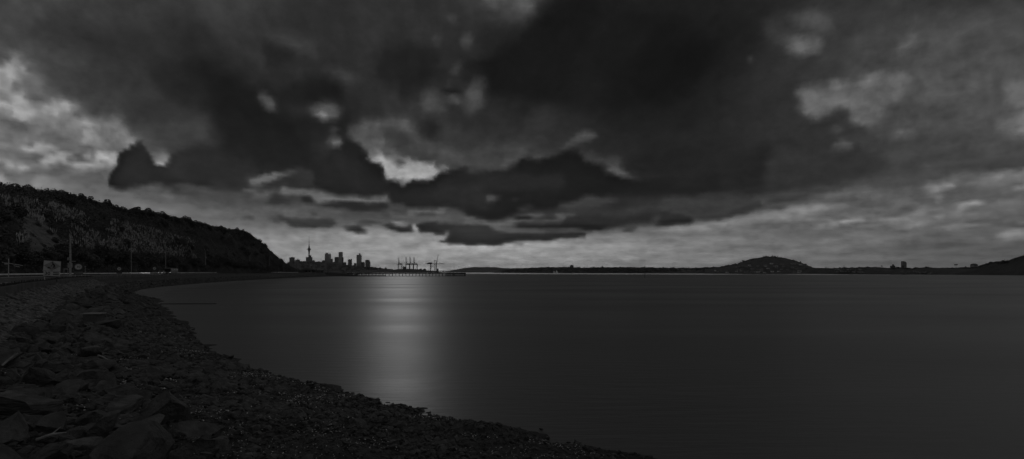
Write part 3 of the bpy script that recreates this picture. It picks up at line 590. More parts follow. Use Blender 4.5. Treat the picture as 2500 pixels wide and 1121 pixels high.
rel(mb.build('drain_kerb', 'concrete_dark', sw), sw)

# low stakes/grass tufts on the seawall crest
mb = MB()
for s in np.arange(arc[300], arc[560], .12):
    k = int(ia(s)); p = shore_pt(np.array(ia(s)), np.array(.22+random.uniform(-.12, .1)))
    h = random.uniform(.1, .32); q = p+np.array([random.uniform(-.12, .12), random.uniform(-.12, .12), h+.03]); mb.tube(p, q, .03, .006, n=4)
tag(mb.build('grass_tuft', 'grass'), 'ragged grass tufts along the seawall crest', 'grass', kind='stuff')

# ---------------------------------------------------------------- rocks
def rock_mesh(seed, sub=4, slab=.55, cuts=9, name='boulder', m='rock'):
    r = np.random.default_rng(seed); bm = bmesh.new(); bmesh.ops.create_icosphere(bm, subdivisions=sub, radius=1)
    P = np.array([v.co[:] for v in bm.verts])
    for k in range(cuts):
        n = r.normal(size=3); n /= np.linalg.norm(n); h = r.uniform(.3, .72); d = P@n; P = P-np.outer(np.maximum(d-h, 0), n)
    P = P*np.array([1, r.uniform(.6, .95), slab*r.uniform(.8, 1.2)])
    o = seed*3.7; nrm = P/np.linalg.norm(P, axis=1)[:, None]
    P = P+nrm*(fbm(P[:, 0]*2+o, P[:, 1]*2, P[:, 2]*2, 4)*.16)[:, None]
    P = P+nrm*(np.abs(fbm(P[:, 0]*1.5+o+9, P[:, 1]*1.5, P[:, 2]*6, 3))*-.14)[:, None]
    for v, p in zip(bm.verts, P): v.co = p
    me = bpy.data.meshes.new(name); bm.to_mesh(me); bm.free(); me.shade_smooth(); me.set_sharp_from_angle(angle=R_(28)); me.materials.append(M[m]); return me
BM = [rock_mesh(20+k, 4, [.6, .8, .45, .7][k % 4], 14, m=['rock', 'rock', 'rock_dark', 'rock_pale', 'rock_streak'][k % 5]) for k in range(15)]
boulders = []
def boulder(i, d, size, k=None, dz=0., tilt=.5, rz=None):
    p = shore_pt(np.array(float(i)), np.array(float(d)))
    o = bpy.data.objects.new('boulder', BM[k if k is not None else random.randrange(15)]); COL.objects.link(o)
    o.location = (p[0], p[1], p[2]+size*.12+dz); o.scale = (size, size*random.uniform(.8, 1.1), size*random.uniform(.8, 1.1))
    o.rotation_euler = (random.uniform(-tilt, tilt), random.uniform(-tilt, tilt), random.uniform(0, 6.28) if rz is None else rz)
    boulders.append(o); return o
placed = []
def try_place(x, y, r, k=.72):
    for (a, b, c_) in placed:
        if (a-x)**2+(b-y)**2 < (k*(c_+r))**2: return False
    placed.append((x, y, r)); return True
cnt = 0; tries = 0
while cnt < 285 and tries < 60000:
    tries += 1
    far = random.random()
    if cnt < 170: s = random.uniform(arc[150], arc[430])
    else: s = random.uniform(arc[400], arc[640])
    i = float(ia(s)); k = int(i); dist = np.hypot(*RC[k])
    zone = (3.5, 7.0) if i < 420 else (3.4, 7.5)
    d = random.uniform(*zone)
    p = shore_pt(np.array(i), np.array(d)); dc = math.hypot(p[0], p[1])
    if dc < 4.0 or p[1] < 2.5: continue
    px, py = 1250+F*p[0]/p[1], HZ-F*(p[2]-EYE)/p[1]
    if px < -260 or px > 2000: continue
    size = random.choice([.4, .5, .62, .8]) if dc < 14 else random.choice([.45, .6, .75, .9]) if dc < 40 else random.choice([.7, .9, 1.2])
    if px > 560: size *= .7
    if size > dc*.1: size = dc*.1
    if not try_place(p[0], p[1], size): continue
    boulder(i, d, size); cnt += 1
# rocks lying at and in the water's edge
for (px, py, Y, sz) in [(1018, 1005, 18.3, .22), (522, 862, 31.5, .32), (550, 871, 30.4, .13), (448, 793, 48.2, .7), (432, 789, 50, .35), (1322, 1050, 16.2, .12), (470, 806, 44, .35), (405, 770, 59, .8), (440, 812, 42.5, .8), (1168, 1046, 16.4, .16)]:
    o = bpy.data.objects.new('boulder', BM[random.randrange(15)]); COL.objects.link(o); X = (px-1250)/F*Y
    o.location = (X, Y, .02); o.scale = (sz, sz*.8, sz*.8); o.rotation_euler = (.2, .3, random.uniform(0, 6)); boulders.append(o)
    o['w'] = 1
lab_used = {}
def pix(o): p = o.location; return 1250+F*p[0]/p[1], HZ-F*(p[2]-EYE)/p[1], o.scale[0]/p[1]*F
for o in boulders:
    px, py, r = pix(o)
    if o.get('w'):
        del o['w']; q = 'small dark rock standing in shallow water off the beach' if o.location.y > 25 else 'small dark rock at the water line of the pebble beach'
        tag(o, q, 'rock', 'rocks at the water line'); continue
    near = o.location.y
    if near < 9: q = 'large dark angular boulder in the pile at the bottom left corner'
    elif near < 16: q = 'dark angular boulder in the middle of the boulder pile'
    elif near < 30: q = 'dark boulder at the foot of the pitched stone seawall'
    elif near < 60: q = 'boulder beyond the drain, beside the curve of the beach'
    else: q = 'distant boulder in the rock bank below the road'
    tag(o, q, 'boulder', 'boulders piled along the foot of the seawall')

def scatter_rocks(name, n, pts, sizes, m, flat=.6, sub=1, label=None, seed=5):
    bm = bmesh.new(); bmesh.ops.create_icosphere(bm, subdivisions=sub, radius=1); P = np.array([v.co[:] for v in bm.verts]); Fc = np.array([[v.index for v in f.verts] for f in bm.faces]); bm.free()
    r = np.random.default_rng(seed); n = len(pts); A = r.uniform(0, 6.28, n); B = r.uniform(-.6, .6, n)
    jit = 1+r.uniform(-.3, .25, (n, len(P))); S = np.stack([np.ones(n), r.uniform(.5, .9, n), flat*r.uniform(.6, 1.2, n)], 1)*sizes[:, None]
    Q = P[None]*jit[..., None]*S[:, None, :]
    cb, sb = np.cos(B)[:, None], np.sin(B)[:, None]; x, z = Q[..., 0]*cb-Q[..., 2]*sb, Q[..., 0]*sb+Q[..., 2]*cb; y = Q[..., 1]
    ca, sa = np.cos(A)[:, None], np.sin(A)[:, None]; Q = np.stack([x*ca-y*sa, x*sa+y*ca, z], -1)+pts[:, None, :]
    Fa = (Fc[None]+(np.arange(n)*len(P))[:, None, None]).reshape(-1, 3)
    o = npmesh(name, Q.reshape(-1, 3), Fa, m); return tag(o, label, name.replace('_', ' '), kind='stuff')
def sample(n, ti0, ti1, d0, d1, wpow=1., seed=3, rel_d=True, near=2.5):
    r = np.random.default_rng(seed); s = r.uniform(np.interp(ti0, tidx, arc), np.interp(ti1, tidx, arc), n); i = ia(s)
    k = i.astype(int); d = d0+(np.where(rel_d, LEN[k]*d1, d1)-d0)*r.random(n)**wpow
    P = shore_pt(i, d); ok = (P[:, 1] > near) & (P[:, 2] > -.12) & (np.abs(P[:, 0])/np.maximum(P[:, 1], .1) < 1.25); return P[ok], i[ok], d[ok]
P1, i1, d1 = sample(30000, 1.2, 8.6, 3.3, 1.01, seed=1); _q = sample(42000, 1.2, 4.6, 4.0, 1.01, seed=21)
P1 = np.concatenate([P1, _q[0]]); i1 = np.concatenate([i1, _q[1]]); d1 = np.concatenate([d1, _q[2]])
dc = np.hypot(P1[:, 0], P1[:, 1]); r = rng.random(len(P1))
sz = (.020+.11*r**7)*np.clip(dc/11, .6, 2.6)*np.where(d1 < 7, 1.5, 1)
sz *= np.where(d1/LEN[i1.astype(int)] > .8, .75, 1)
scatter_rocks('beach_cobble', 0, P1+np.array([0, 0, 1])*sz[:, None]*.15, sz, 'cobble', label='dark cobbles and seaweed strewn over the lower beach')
P4, i4, d4 = sample(9000, 1.2, 8.8, 3.6, .97, seed=31); k4 = vnoise(P4[:, 0]*.55, P4[:, 1]*.55, 5)+.25*(1-d4/LEN[i4.astype(int)]) > .66; P4, d4 = P4[k4], d4[k4]
dc = np.hypot(P4[:, 0], P4[:, 1]); sz = (.05+.15*rng.random(len(P4))**2.5)*np.clip(dc/12, .7, 2.)
scatter_rocks('beach_stone', 0, P4+np.array([0, 0, 1])*sz[:, None]*.2, sz, 'rock', sub=2, label='larger dark stones lying in patches on the beach', seed=19)
P2, i2, d2 = sample(9000, 8.6, 16.9, 3.3, .9, seed=2)
sz = .12+.6*rng.random(len(P2))**2
kp = (i2/(NS-1)*(len(RP)-1) < 10.9) | (d2/LEN[i2.astype(int)] < .6); P2, sz = P2[kp], sz[kp]
scatter_rocks('rock_bank', 0, P2, sz, 'rock_dark', label='bank of dark rubble rocks below the far curve of the road', seed=8)
P3, i3, d3 = sample(26000, 1.3, 8., 4.5, .98, seed=4)
keep = vnoise(P3[:, 0]*.9, P3[:, 1]*.9) > .52; P3 = P3[keep]; dc = np.hypot(P3[:, 0], P3[:, 1])
sz = (.006+.011*rng.random(len(P3)))*np.clip(dc/9, .7, 2.2)
P3 = P3+np.array([0, 0, 1])*(.03+.05*rng.random(len(P3)))[:, None]
scatter_rocks('oyster_shell', 0, P3, sz, 'shell', flat=.5, sub=1, label='pale oyster shells speckling the cobbles', seed=9)
# driftwood, drain outlet, pipe on the water
def stick(a, b, r, label):
    m = MB(); a, b = Vector(a), Vector(b); c_ = (a+b)/2+Vector((0, 0, .02)); m.tube(a, c_, r, r*.9, 6); m.tube(c_, b, r*.9, r*.5, 6); m.tube(c_, c_+(b-a)*.2+Vector((0, .05, .06)), r*.5, r*.2, 5)
    return tag(m.build('driftwood', 'timber_pale'), label, 'driftwood', 'sticks on the boulders')
stick(at(88, 1074, 6.0), at(162, 1056, 6.15), .018, 'pale bare driftwood stick lying over boulders in the bottom left corner')
stick(at(5, 893, 12.5), at(44, 862, 12.8), .025, 'thin driftwood branch at the left edge above the boulder pile')
stick(at(240, 868, 15), at(262, 878, 14.8), .03, 'short pale driftwood splinter in the middle of the boulder pile')
ob = empty('drain_outlet', at(228, 760, 28), 0.15, label='concrete drain outlet box with a pale lid among the boulders', cat='drain')
ob.location.z = 2.3
MB().box((0, 0, .2), (.7, .5, .4)).build('outlet_box', 'concrete_dark', ob); MB().box((0, 0, .43), (.95, .6, .05)).build('lid', 'concrete', ob)
pg = MB(); p0, p1 = at(392, 743.5, 79), at(528, 742.5, 79.5); p0.z = p1.z = .03
for k in range(12): pg.tube(p0.lerp(p1, k/12), p0.lerp(p1, (k+1)/12)+Vector((0, 0, 0)), .11, n=8)
tag(pg.build('outfall_pipe', 'rock_dark'), 'thin dark pipe lying at the surface of the near shallows', 'pipe')

# ---------------------------------------------------------------- hill
FP = [(-30, -60), (-50, 0), (-75, 50), (-105, 105), (-123, 140), (-148, 195), (-163, 240), (-180, 300), (-200, 385), (-208, 425), (-214, 460), (-219, 495), (-224, 530), (-228, 560)]
GP = [(-110, -70, 36), (-130, 10, 36), (-150, 85, 35), (-165, 165, 33), (-171.6, 195, 35), (-186, 245, 35), (-197, 290, 37), (-210, 350, 37.3), (-224, 430, 37.8), (-228.5, 465, 32.5), (-230, 490, 24), (-230, 515, 15.7), (-231, 545, 8.9), (-232, 566, 5)]
NH, NT = 420, 70
FC = catmull(FP, NH); GC = catmull(GP, NH); gz = GC[:, 2]-1.3+np.interp(np.arange(NH), [0, NH*.45, NH*.75, NH], [1.2, 1.2, .2, -.6])
def hill_pt(i, t):
    i, t = np.asarray(i, float), np.asarray(t, float); k = np.clip(i.astype(int), 0, NH-2); f = (i-k)[..., None]
    a = FC[k]*(1-f)+FC[k+1]*f; b = GC[k, :2]*(1-f)+GC[k+1, :2]*f; z1 = gz[k]*(1-f[..., 0])+gz[k+1]*f[..., 0]
    p = a+(b-a)*t[..., None]; tt = np.clip(t, 0, 1); h = 3.9+(z1-3.9)*(tt**.8*(1-.0*tt)); h = np.where(t > 1, z1-(t-1)*2.0, h)
    x, y = p[..., 0], p[..., 1]; g = np.sin(np.clip(t, 0, 1)*math.pi)**.6*np.clip((z1-3)/20, 0, 1)
    x = x+fbm(x*.05, y*.05, h*.06, 4)*14*g; h = h+fbm(x*.12, y*.12, 2, 4)*3.5*g+(t > 1)*fbm(x*.05, y*.05, 5, 3)*3
    return np.stack([x, y, h], -1)
tt = np.concatenate([np.linspace(0, 1, NT), np.linspace(1.1, 4, 14)])
HI, HT = np.meshgrid(np.arange(NH), tt, indexing='ij'); HV = hill_pt(HI.astype(float), HT)
ho = npmesh('hill', HV.reshape(-1, 3), grid_faces(NH, len(tt))[:, ::-1], ['soil', 'clay'], smooth=True)
px, py = proj(HV[:-1, :-1]); CLAY = [(46, 520), (88, 522), (110, 545), (150, 590), (160, 612), (120, 618), (110, 640), (70, 640), (72, 600), (55, 560)]
CL2 = [(520, 585), (560, 575), (620, 600), (660, 640), (640, 652), (600, 640)]
cl = inpoly(px, py, CLAY)
ho.data.polygons.foreach_set('material_index', cl.ravel().astype(np.int32)); tag(ho, 'long dark scrub covered headland hill', kind='structure')

# trees
def crown_arrays(n, seed, lobes, size, leaf):
    r = np.random.default_rng(seed); C = []
    for (cx, cy, cz, rx, rz_) in lobes:
        m = n//len(lobes); d = r.normal(size=(m, 3)); d /= np.linalg.norm(d, axis=1)[:, None]; rad = r.uniform(.55, 1.05, m)**.6
        C.append(np.array([cx, cy, cz])+d*rad[:, None]*np.array([rx, rx, rz_]))
    C = np.concatenate(C); m = len(C); a = r.normal(size=(m, 3)); a /= np.linalg.norm(a, axis=1)[:, None]; b = np.cross(a, r.normal(size=(m, 3))); b /= np.linalg.norm(b, axis=1)[:, None]
    s = leaf*r.uniform(.6, 1.4, m)[:, None]
    V = np.stack([C-a*s, C+b*s*.6, C+a*s, C-b*s*.6], 1)
    return V
def tree_proto(seed, kind):
    r = random.Random(seed); H = r.uniform(4.5, 6.5); n = 9; lobes = []
    for k in range(n):
        a = 6.28*k/n+r.random(); q = r.uniform(.8, 2.1); lobes.append((q*math.cos(a), q*math.sin(a), H*.5+r.uniform(-1., .8), r.uniform(.9, 1.4), r.uniform(.6, 1.)))
    lobes.append((0, 0, H*.8, 1.3, .9))
    V = crown_arrays(2000, seed, lobes, H, .24)
    root = empty('tree', (0, 0, 0)); c_ = npmesh('crown', V.reshape(-1, 3), np.arange(V.shape[0]*4).reshape(-1, 4), 'leaf' if kind else 'leaf_dark', root)
    m = MB(); m.tube((0, 0, -1), (0.1, 0, H*.35), .2, .14)
    for k in range(4):
        l = lobes[k*2 % n]; m.tube((.1, 0, H*.33), l[:3], .11, .04, 6)
    m.build('trunk', 'bark', root); return root
protos = [tree_proto(50+k, k % 2) for k in range(6)]
fresh = set(range(6)); tcount = 0
def put_tree(p, s, label, group, k=None):
    global tcount
    k = random.randrange(6) if k is None else k
    o = protos[k] if k in fresh else copy_kids(protos[k]); fresh.discard(k)
    o.location = p; o.rotation_euler = (0, 0, random.uniform(0, 6.28)); o.scale = (s, s, s*random.uniform(.85, 1.1)); tag(o, label, 'tree', group); tcount += 1; return o
i_vis = lambda px: np.interp(px, *[np.array(q) for q in zip(*sorted([(1250+F*g[0]/max(g[1], 1), k) for k, g in enumerate(GC) if g[1] > 120]))])
garc = np.concatenate([[0], np.cumsum(np.linalg.norm(np.diff(GC[:, :2], axis=0), axis=1))])
s = np.interp(i_vis(-60), np.arange(NH), garc); send = np.interp(i_vis(742), np.arange(NH), garc)
while s < send:
    i = np.interp(s, garc, np.arange(NH)); fr = np.clip((send-s)/90, .35, 1)
    p = hill_pt(np.array(i), np.array(random.uniform(.93, 1.04))); p[2] -= 2.1*fr
    put_tree(p, random.uniform(.5, 1.0)*fr, 'dark bushy tree standing in the row on the headland skyline', 'trees on the headland ridge')
    s += random.uniform(2.3, 4.)
n1_ = tcount
s = np.interp(i_vis(-120), np.arange(NH), garc)
while s < send+20:
    i = np.interp(s, garc, np.arange(NH)); p = hill_pt(np.array(min(i, NH-1.)), np.array(random.uniform(.02, .1))); p[2] -= .8
    q = proj(p); 
    put_tree(p, random.uniform(.8, 1.3)*(.7 if q[0] > 640 else 1), 'dark bushy tree at the foot of the headland behind the road', 'trees along the foot of the headland')
    s += random.uniform(5, 9)
cntm = 0
while cntm < 80:
    i = random.uniform(i_vis(-60), i_vis(690)); t_ = random.uniform(.12, .92); p = hill_pt(np.array(i), np.array(t_)); q = proj(p)
    if inpoly(q[0], q[1], CLAY): continue
    dens = 1 if (t_ > .7 or q[0] < 70 or q[0] > 430) else .45
    if random.random() > dens: continue
    p[2] -= 1.5
    put_tree(p, random.uniform(.55, 1.0), 'dark rounded tree growing on the slope of the headland', 'trees scattered over the headland slope'); cntm += 1
for a_, b_ in ((118, 566), (132, 590), (100, 600), (78, 575), (90, 548), (140, 606)):
    qq = proj(HV[:, :NT]); dd_ = (qq[0]-a_)**2+(qq[1]-b_)**2; dd_[HV[:, :NT, 1] < 30] = 1e9; k_ = np.unravel_index(dd_.argmin(), dd_.shape)
    p = HV[k_].copy(); p[2] -= 1.2; put_tree(p, random.uniform(.3, .5), 'small dark shrub growing alone on the bare slip', 'shrubs on the bare slip')
print('trees', tcount)
# undergrowth and plumes
n = 9000; i = rng.uniform(i_vis(-80), i_vis(735), n); t_ = rng.uniform(0, 1.05, n); P = hill_pt(i, t_); q = proj(P)
ok = ~(inpoly(q[0], q[1], CLAY)) & ~(inpoly(q[0], q[1], CL2) & (rng.random(n) < .7)); P = P[ok]; n = len(P)
m_ = 12; C = np.repeat(P, m_, 0)+rng.normal(size=(n*m_, 3))*np.array([.7, .7, .45])+np.array([0, 0, .3]); k = len(C)
a = rng.normal(size=(k, 3)); a /= np.linalg.norm(a, axis=1)[:, None]; b = np.cross(a, rng.normal(size=(k, 3))); b /= np.linalg.norm(b, axis=1)[:, None]; s_ = rng.uniform(.18, .4, k)[:, None]
V = np.stack([C-a*s_, C+b*s_*.6, C+a*s_, C-b*s_*.6], 1)
tag(npmesh('undergrowth', V.reshape(-1, 3), np.arange(k*4).reshape(-1, 4), 'leaf'), 'dark scrub covering the headland slope', 'undergrowth', kind='stuff')
n = 26000; i = rng.uniform(i_vis(-80), i_vis(700), n); t_ = rng.uniform(0.05, .93, n); P = hill_pt(i, t_); X, Y = proj(P)
PL = [(-60, 478), (60, 492), (140, 505), (230, 530), (330, 552), (450, 585), (520, 600), (560, 640), (500, 640), (400, 625), (300, 622), (190, 612), (150, 590), (110, 560), (80, 540), (0, 505), (-60, 505)]
g = fbm(X*.02, Y*.03, 1, 4)
ok = (inpoly(X, Y, PL) & (g+.5*fbm(X*.07, Y*.05, 6, 3) > -.03)) | ((t_ > .3) & (X > 430) & (X < 680) & (g > .13) & (rng.random(n) < .4)) | ((X < 75) & (Y > 540) & (Y < 600) & (X > 40) & (g > .0))
fade = np.clip((640-X)/260, .25, 1); ok &= rng.random(n) < fade
P = P[ok]; n = len(P); h = rng.uniform(.7, 1.6, n)*1.05; lean = rng.normal(size=(n, 2))*.16
base = P+np.array([0, 0, .5]); rr = rng.uniform(.09, .2, n)*1.1
ang = np.arange(4)*math.pi/2; ring = np.stack([np.cos(ang), np.sin(ang), np.zeros(4)], 1)
top = base+np.stack([lean[:, 0]*h, lean[:, 1]*h, h], 1); mid = base*.55+top*.45
V = np.concatenate([base[:, None], mid[:, None]+ring[None]*rr[:, None, None], top[:, None]], 1)
ff = np.array([[0, 2, 1], [0, 3, 2], [0, 4, 3], [0, 1, 4], [5, 1, 2], [5, 2, 3], [5, 3, 4], [5, 4, 1]])
tag(npmesh('pampas_plume', V.reshape(-1, 3), (ff[None]+(np.arange(n)*6)[:, None, None]).reshape(-1, 3), 'plume'), 'pale feathery pampas plumes across the headland slope', 'pampas grass', kind='stuff')
print('plumes', n)

# ---------------------------------------------------------------- roadside things
def road_at(px, off):
    """point on the road strip at the given horizontal direction"""
    Q = RC+nor*off; ok = Q[:, 1] > 20; u_ = 1250+F*Q[:, 0]/np.maximum(Q[:, 1], 1); k = np.where(ok, np.abs(u_-px), 1e9).argmin(); return Q[k], k
gr = empty('trail_rail', (*RC[400], 4.), label='added pale rail standing in for headlight trails along the far side of the road', cat='added rail')  # added rail, kept pale to stand in for the streak of headlight trails
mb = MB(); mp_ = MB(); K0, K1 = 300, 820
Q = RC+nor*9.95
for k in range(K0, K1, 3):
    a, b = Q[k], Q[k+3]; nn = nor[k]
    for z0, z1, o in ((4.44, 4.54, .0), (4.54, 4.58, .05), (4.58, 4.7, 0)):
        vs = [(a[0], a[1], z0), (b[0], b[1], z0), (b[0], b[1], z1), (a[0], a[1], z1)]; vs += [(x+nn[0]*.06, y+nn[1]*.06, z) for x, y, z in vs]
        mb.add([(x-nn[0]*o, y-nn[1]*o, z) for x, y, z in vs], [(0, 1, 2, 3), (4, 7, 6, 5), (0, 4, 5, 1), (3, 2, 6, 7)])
rel(mb.build('added_rail_beam', 'rail', gr), gr).location = (-gr.location.x, -gr.location.y, -4)
s = arc[K0]
while s < arc[K1]:
    k = int(ia(s)); p = Q[k]+nor[k]*.12; mp_.box((p[0]-gr.location.x, p[1]-gr.location.y, .33), (.1, .1, .7)); s += 3.
tag(mp_.build('post', 'timber', gr), kind='stuff')

def pole(px, top, off, label, arm=0, side=1, r=.14, lamp=False):
    p, k = road_at(px, off); o = empty('utility_pole', (p[0], p[1], 3.95), label=label, cat='pole', group='poles along the road')
    H = EYE+(HZ-top)/F*p[1]-3.95
    MB().tube((0, 0, -.3), (0, 0, H), r, r*.6, 8).build('shaft', 'concrete', o)
    if arm: m = MB(); m.box((0, 0, H-.5), (arm, .1, .1)); [m.tube((x*arm/2.2, 0, H-.45), (x*arm/2.2, 0, H-.25), .04, n=6) for x in (-1, -.5, .5, 1)]; m.build('crossarm', 'timber', o)
    if lamp: m = MB(); m.tube((0, 0, H-.4), (1.4, 0, H-.05), .035, n=6); m.box((1.6, 0, H-.05), (.55, .22, .1)); m.build('lamp_arm', 'steel', o)
    return o, H
o, H = pole(172, 575, .6, 'tallest pole with a wide crossarm, by the round speed sign', arm=3.0, r=.19)
o['group'] = 'poles along the road'
m = MB(); m.box((0, 0, 0), (.5, .3, .5)); b_ = m.build('equipment_box', 'steel', o); b_.location = (-.1, -.1, 3.3)
m = MB(); m.box((.45, 0, 2.9), (.9, .08, .14)); m.build('bracket', 'concrete', o); MB().box((0, -.05, 2.2), (.55, .35, .8)).build('meter_box', 'concrete', o); MB().tube((0, 0, 4.2), (.35, -.2, 4.0), .05, n=6).build('lamp_arm', 'concrete', o)
for px, top, r, lb in ((320, 593, .11, 'slim pole behind the road between the two round signs'), (405, 601, .12, 'pale slim pole behind the bus roof'), (502, 612, .15, 'timber pole behind the road at the middle of the hill'),
                       (610, 622, .14, 'timber pole below the bare patch of the headland'), (658, 625, .14, 'timber pole near the seaward end of the headland'), (693, 632, .14, 'timber pole where the headland meets the road'),
                       (727, 630, .14, 'pole just before the round tree at the point'), (783, 632, .13, 'last pole, beside the pavilion at the point')):
    pole(px, top, 11, lb, arm=1.2 if r > .13 else 0, r=r)
# overhead wires between the first poles
def post(name, px, off, z1, r, label, m='steel', cat='post'):
    p, k = road_at(px, off); mb = MB(); mb.tube((0, 0, 0), (0, 0, z1), r, r*.9, 8); mb.box((0, 0, z1), (r*5, r*2, r*4)); o = mb.build(name, m); o.location = (p[0], p[1], 3.97); return tag(o, label, cat)
post('marker_post', 209, 2.0, 2.2, .05, 'thin white marker post right of the round speed sign')
post('marker_post', 486, 1.2, 2.0, .06, 'short pale leaning post in front of the dark trees mid hill')
bb = []
for px in (412, 419, 426, 434, 442, 450, 459, 468, 478, 490, 504):
    p, k = road_at(px, .6); mb = MB(); mb.lathe([(.07, 0), (.06, .8), (.02, .86)], n=8) ; o = mb.build('bollard', 'sign_white'); o.location = (p[0], p[1], 3.98); tag(o, 'small white bollard in the row on the seaward road edge', 'bollard', 'white bollards on the road edge')
# leftmost post with slanting booms
p = at(21, 664, 88); o = empty('boom_frame', (p.x, p.y, 3.95), label='steel post with two slanting pale booms at the left edge', cat='barrier')
MB().tube((0, 0, 0), (0, 0, 3.35), .07, n=8).build('post', 'steel', o)
m = MB(); m.tube((-1.1, 0, 2.7), (2.4, 0, 2.15), .055, n=6); m.tube((.9, 0, 2.1), (1.9, 0, 1.9), .07, n=6); m.box((-.4, 0, 2.45), (.5, .2, .25)); m.build('boom', 'concrete', o)

def text(s, size, m, parent, loc, depth=.004, rz=0):
    cu = bpy.data.curves.new('txt', 'FONT'); cu.body = s; cu.size = size; cu.align_x = 'CENTER'; cu.align_y = 'CENTER'; cu.extrude = depth; cu.offset = size*.012
    t = bpy.data.objects.new('txt', cu); COL.objects.link(t); bpy.context.view_layer.update()
    me = bpy.data.meshes.new_from_object(t); bpy.data.objects.remove(t); me.materials.clear(); me.materials.append(M[m])
    o = bpy.data.objects.new('lettering', me); COL.objects.link(o); o.parent = parent; o.location = loc; o.rotation_euler = (R_(90), 0, 0); return o
# roadworks sign
Y = 58.; p = at(124, 680, Y); s1_ = empty('roadworks_sign', (p.x, p.y, 4.0), math.atan2(-p.x, p.y)*-1*-1*.35, label='tilted roadworks sign with a digging worker diamond above a 30 plate', cat='road sign')
s1_.rotation_euler = (0, R_(4), math.atan2(-p.x, p.y)*.9)
w_ = 1.62; zc = 1.68
MB().box((0, 0, zc), (w_*.9, .04, 1.14)).build('board', 'sign_white', s1_)
d = MB(); h = .56; d.prism([(0, zc-h), (h*1.28, zc), (0, zc+h), (-h*1.28, zc)], -.035, -.022); d.build('diamond', 'sign_orange', s1_)
d = MB(); d.prism([(0, zc-h), (h*1.28, zc), (0, zc+h), (-h*1.28, zc)], -.0245, -.0215)
def limb(m, x0, z0, x1, z1, r): m.prism([(x0-r, z0), (x1-r, z1), (x1+r, z1), (x0+r, z0)], -.045, -.036)
g_ = MB()
g_.prism([(.05*math.cos(a)*1.4, zc+.36+.07*math.sin(a)) for a in np.linspace(0, 6.28, 11)[:-1]], -.045, -.036)
g_.prism([(-.02, zc+.28), (.1, zc+.3), (.24, zc+.12), (.26, zc-.02), (.14, zc-.02), (.08, zc+.1)], -.045, -.036)
g_.prism([(.14, zc-.02), (.26, zc-.02), (.3, zc-.3), (.22, zc-.3), (.2, zc-.1)], -.045, -.036)
g_.prism([(.1, zc), (.18, zc-.02), (.12, zc-.3), (.05, zc-.3)], -.045, -.036)
g_.prism([(.02, zc+.22), (.08, zc+.18), (-.1, zc-.12), (-.14, zc-.1)], -.045, -.036)
g_.prism([(-.42, zc-.28), (-.3, zc-.13), (-.18, zc-.17), (.0, zc-.3)], -.045, -.036)
g_.build('worker_symbol', 'sign_black', s1_)
MB().box((0.03, 0, .8), (w_*.88, .04, .54)).build('speed_plate', 'sign_white', s1_)
text('30', .5, 'sign_black', s1_, (-.34, -.03, .8))
for zz in (.92, .72): MB().box((.38, -.026, zz), (.5, .01, .1)).build('small_print', 'sign_black', s1_)
for x in (-.55, .5): MB().box((x, .03, .22), (.09, .05, .6)).build('leg', 'sign_white' if x < 0 else 'steel_dark', s1_)
MB().box((.05, .03, .5), (w_*.8, .05, .06)).build('crossbar', 'sign_black', s1_)
def speed_sign(px, Y, wd, top, label):
    p = at(px, 664, Y); o = empty('speed_sign', (p.x, p.y, 3.98), label=label, cat='road sign', group='round 30 signs on the roadside'); o.rotation_euler = (0, 0, math.atan2(-p.x, p.y)*.9)
    H = EYE+(HZ-top)/F*Y-3.98; r = wd*.42; zc = H-r*1.15
    MB().box((0, 0, zc), (wd, .04, wd*1.05)).build('board', 'steel_dark', o)
    ring = MB(); c = [(r*math.cos(a), zc+r*math.sin(a)) for a in np.linspace(0, 6.2832, 25)[:-1]]; ring.prism(c, -.035, -.022); ring.build('disc', 'sign_orange', o)
    c = [(r*.82*math.cos(a), zc+r*.82*math.sin(a)) for a in np.linspace(0, 6.2832, 25)[:-1]]; MB().prism(c, -.042, -.036).build('face', 'sign_white', o)
    text('30', r*1.05, 'sign_black', o, (0, -.048, zc))
    MB().box((0, 0, zc-wd*.9), (wd*1.05, .04, wd*.42)).build('plate', 'concrete_dark', o)
    for x in (-.36, .36): MB().box((x*wd, .03, (zc-wd)/2), (.07, .05, zc-wd+.1)).build('leg', 'sign_white', o)
speed_sign(191.5, 96, 1.3, 643.5, 'nearest round 30 speed sign, right of the tall crossarm pole')
speed_sign(291, 135, 1.1, 651.5, 'small round 30 speed sign alone in front of dark trees')
speed_sign(377, 165, 1.1, 651.5, 'small round 30 speed sign in front of the bus')
p = at(161, 664, 100); o = empty('notice_frame', (p.x, p.y, 3.95), label='low metal frame with a pale top bar left of the tall pole', cat='notice frame')
for x in (-.38, .38): MB().box((x, 0, .8), (.06, .06, 1.6)).build('leg', 'steel', o)
MB().box((0, 0, 1.62), (.86, .08, .16)).build('top_bar', 'concrete', o)

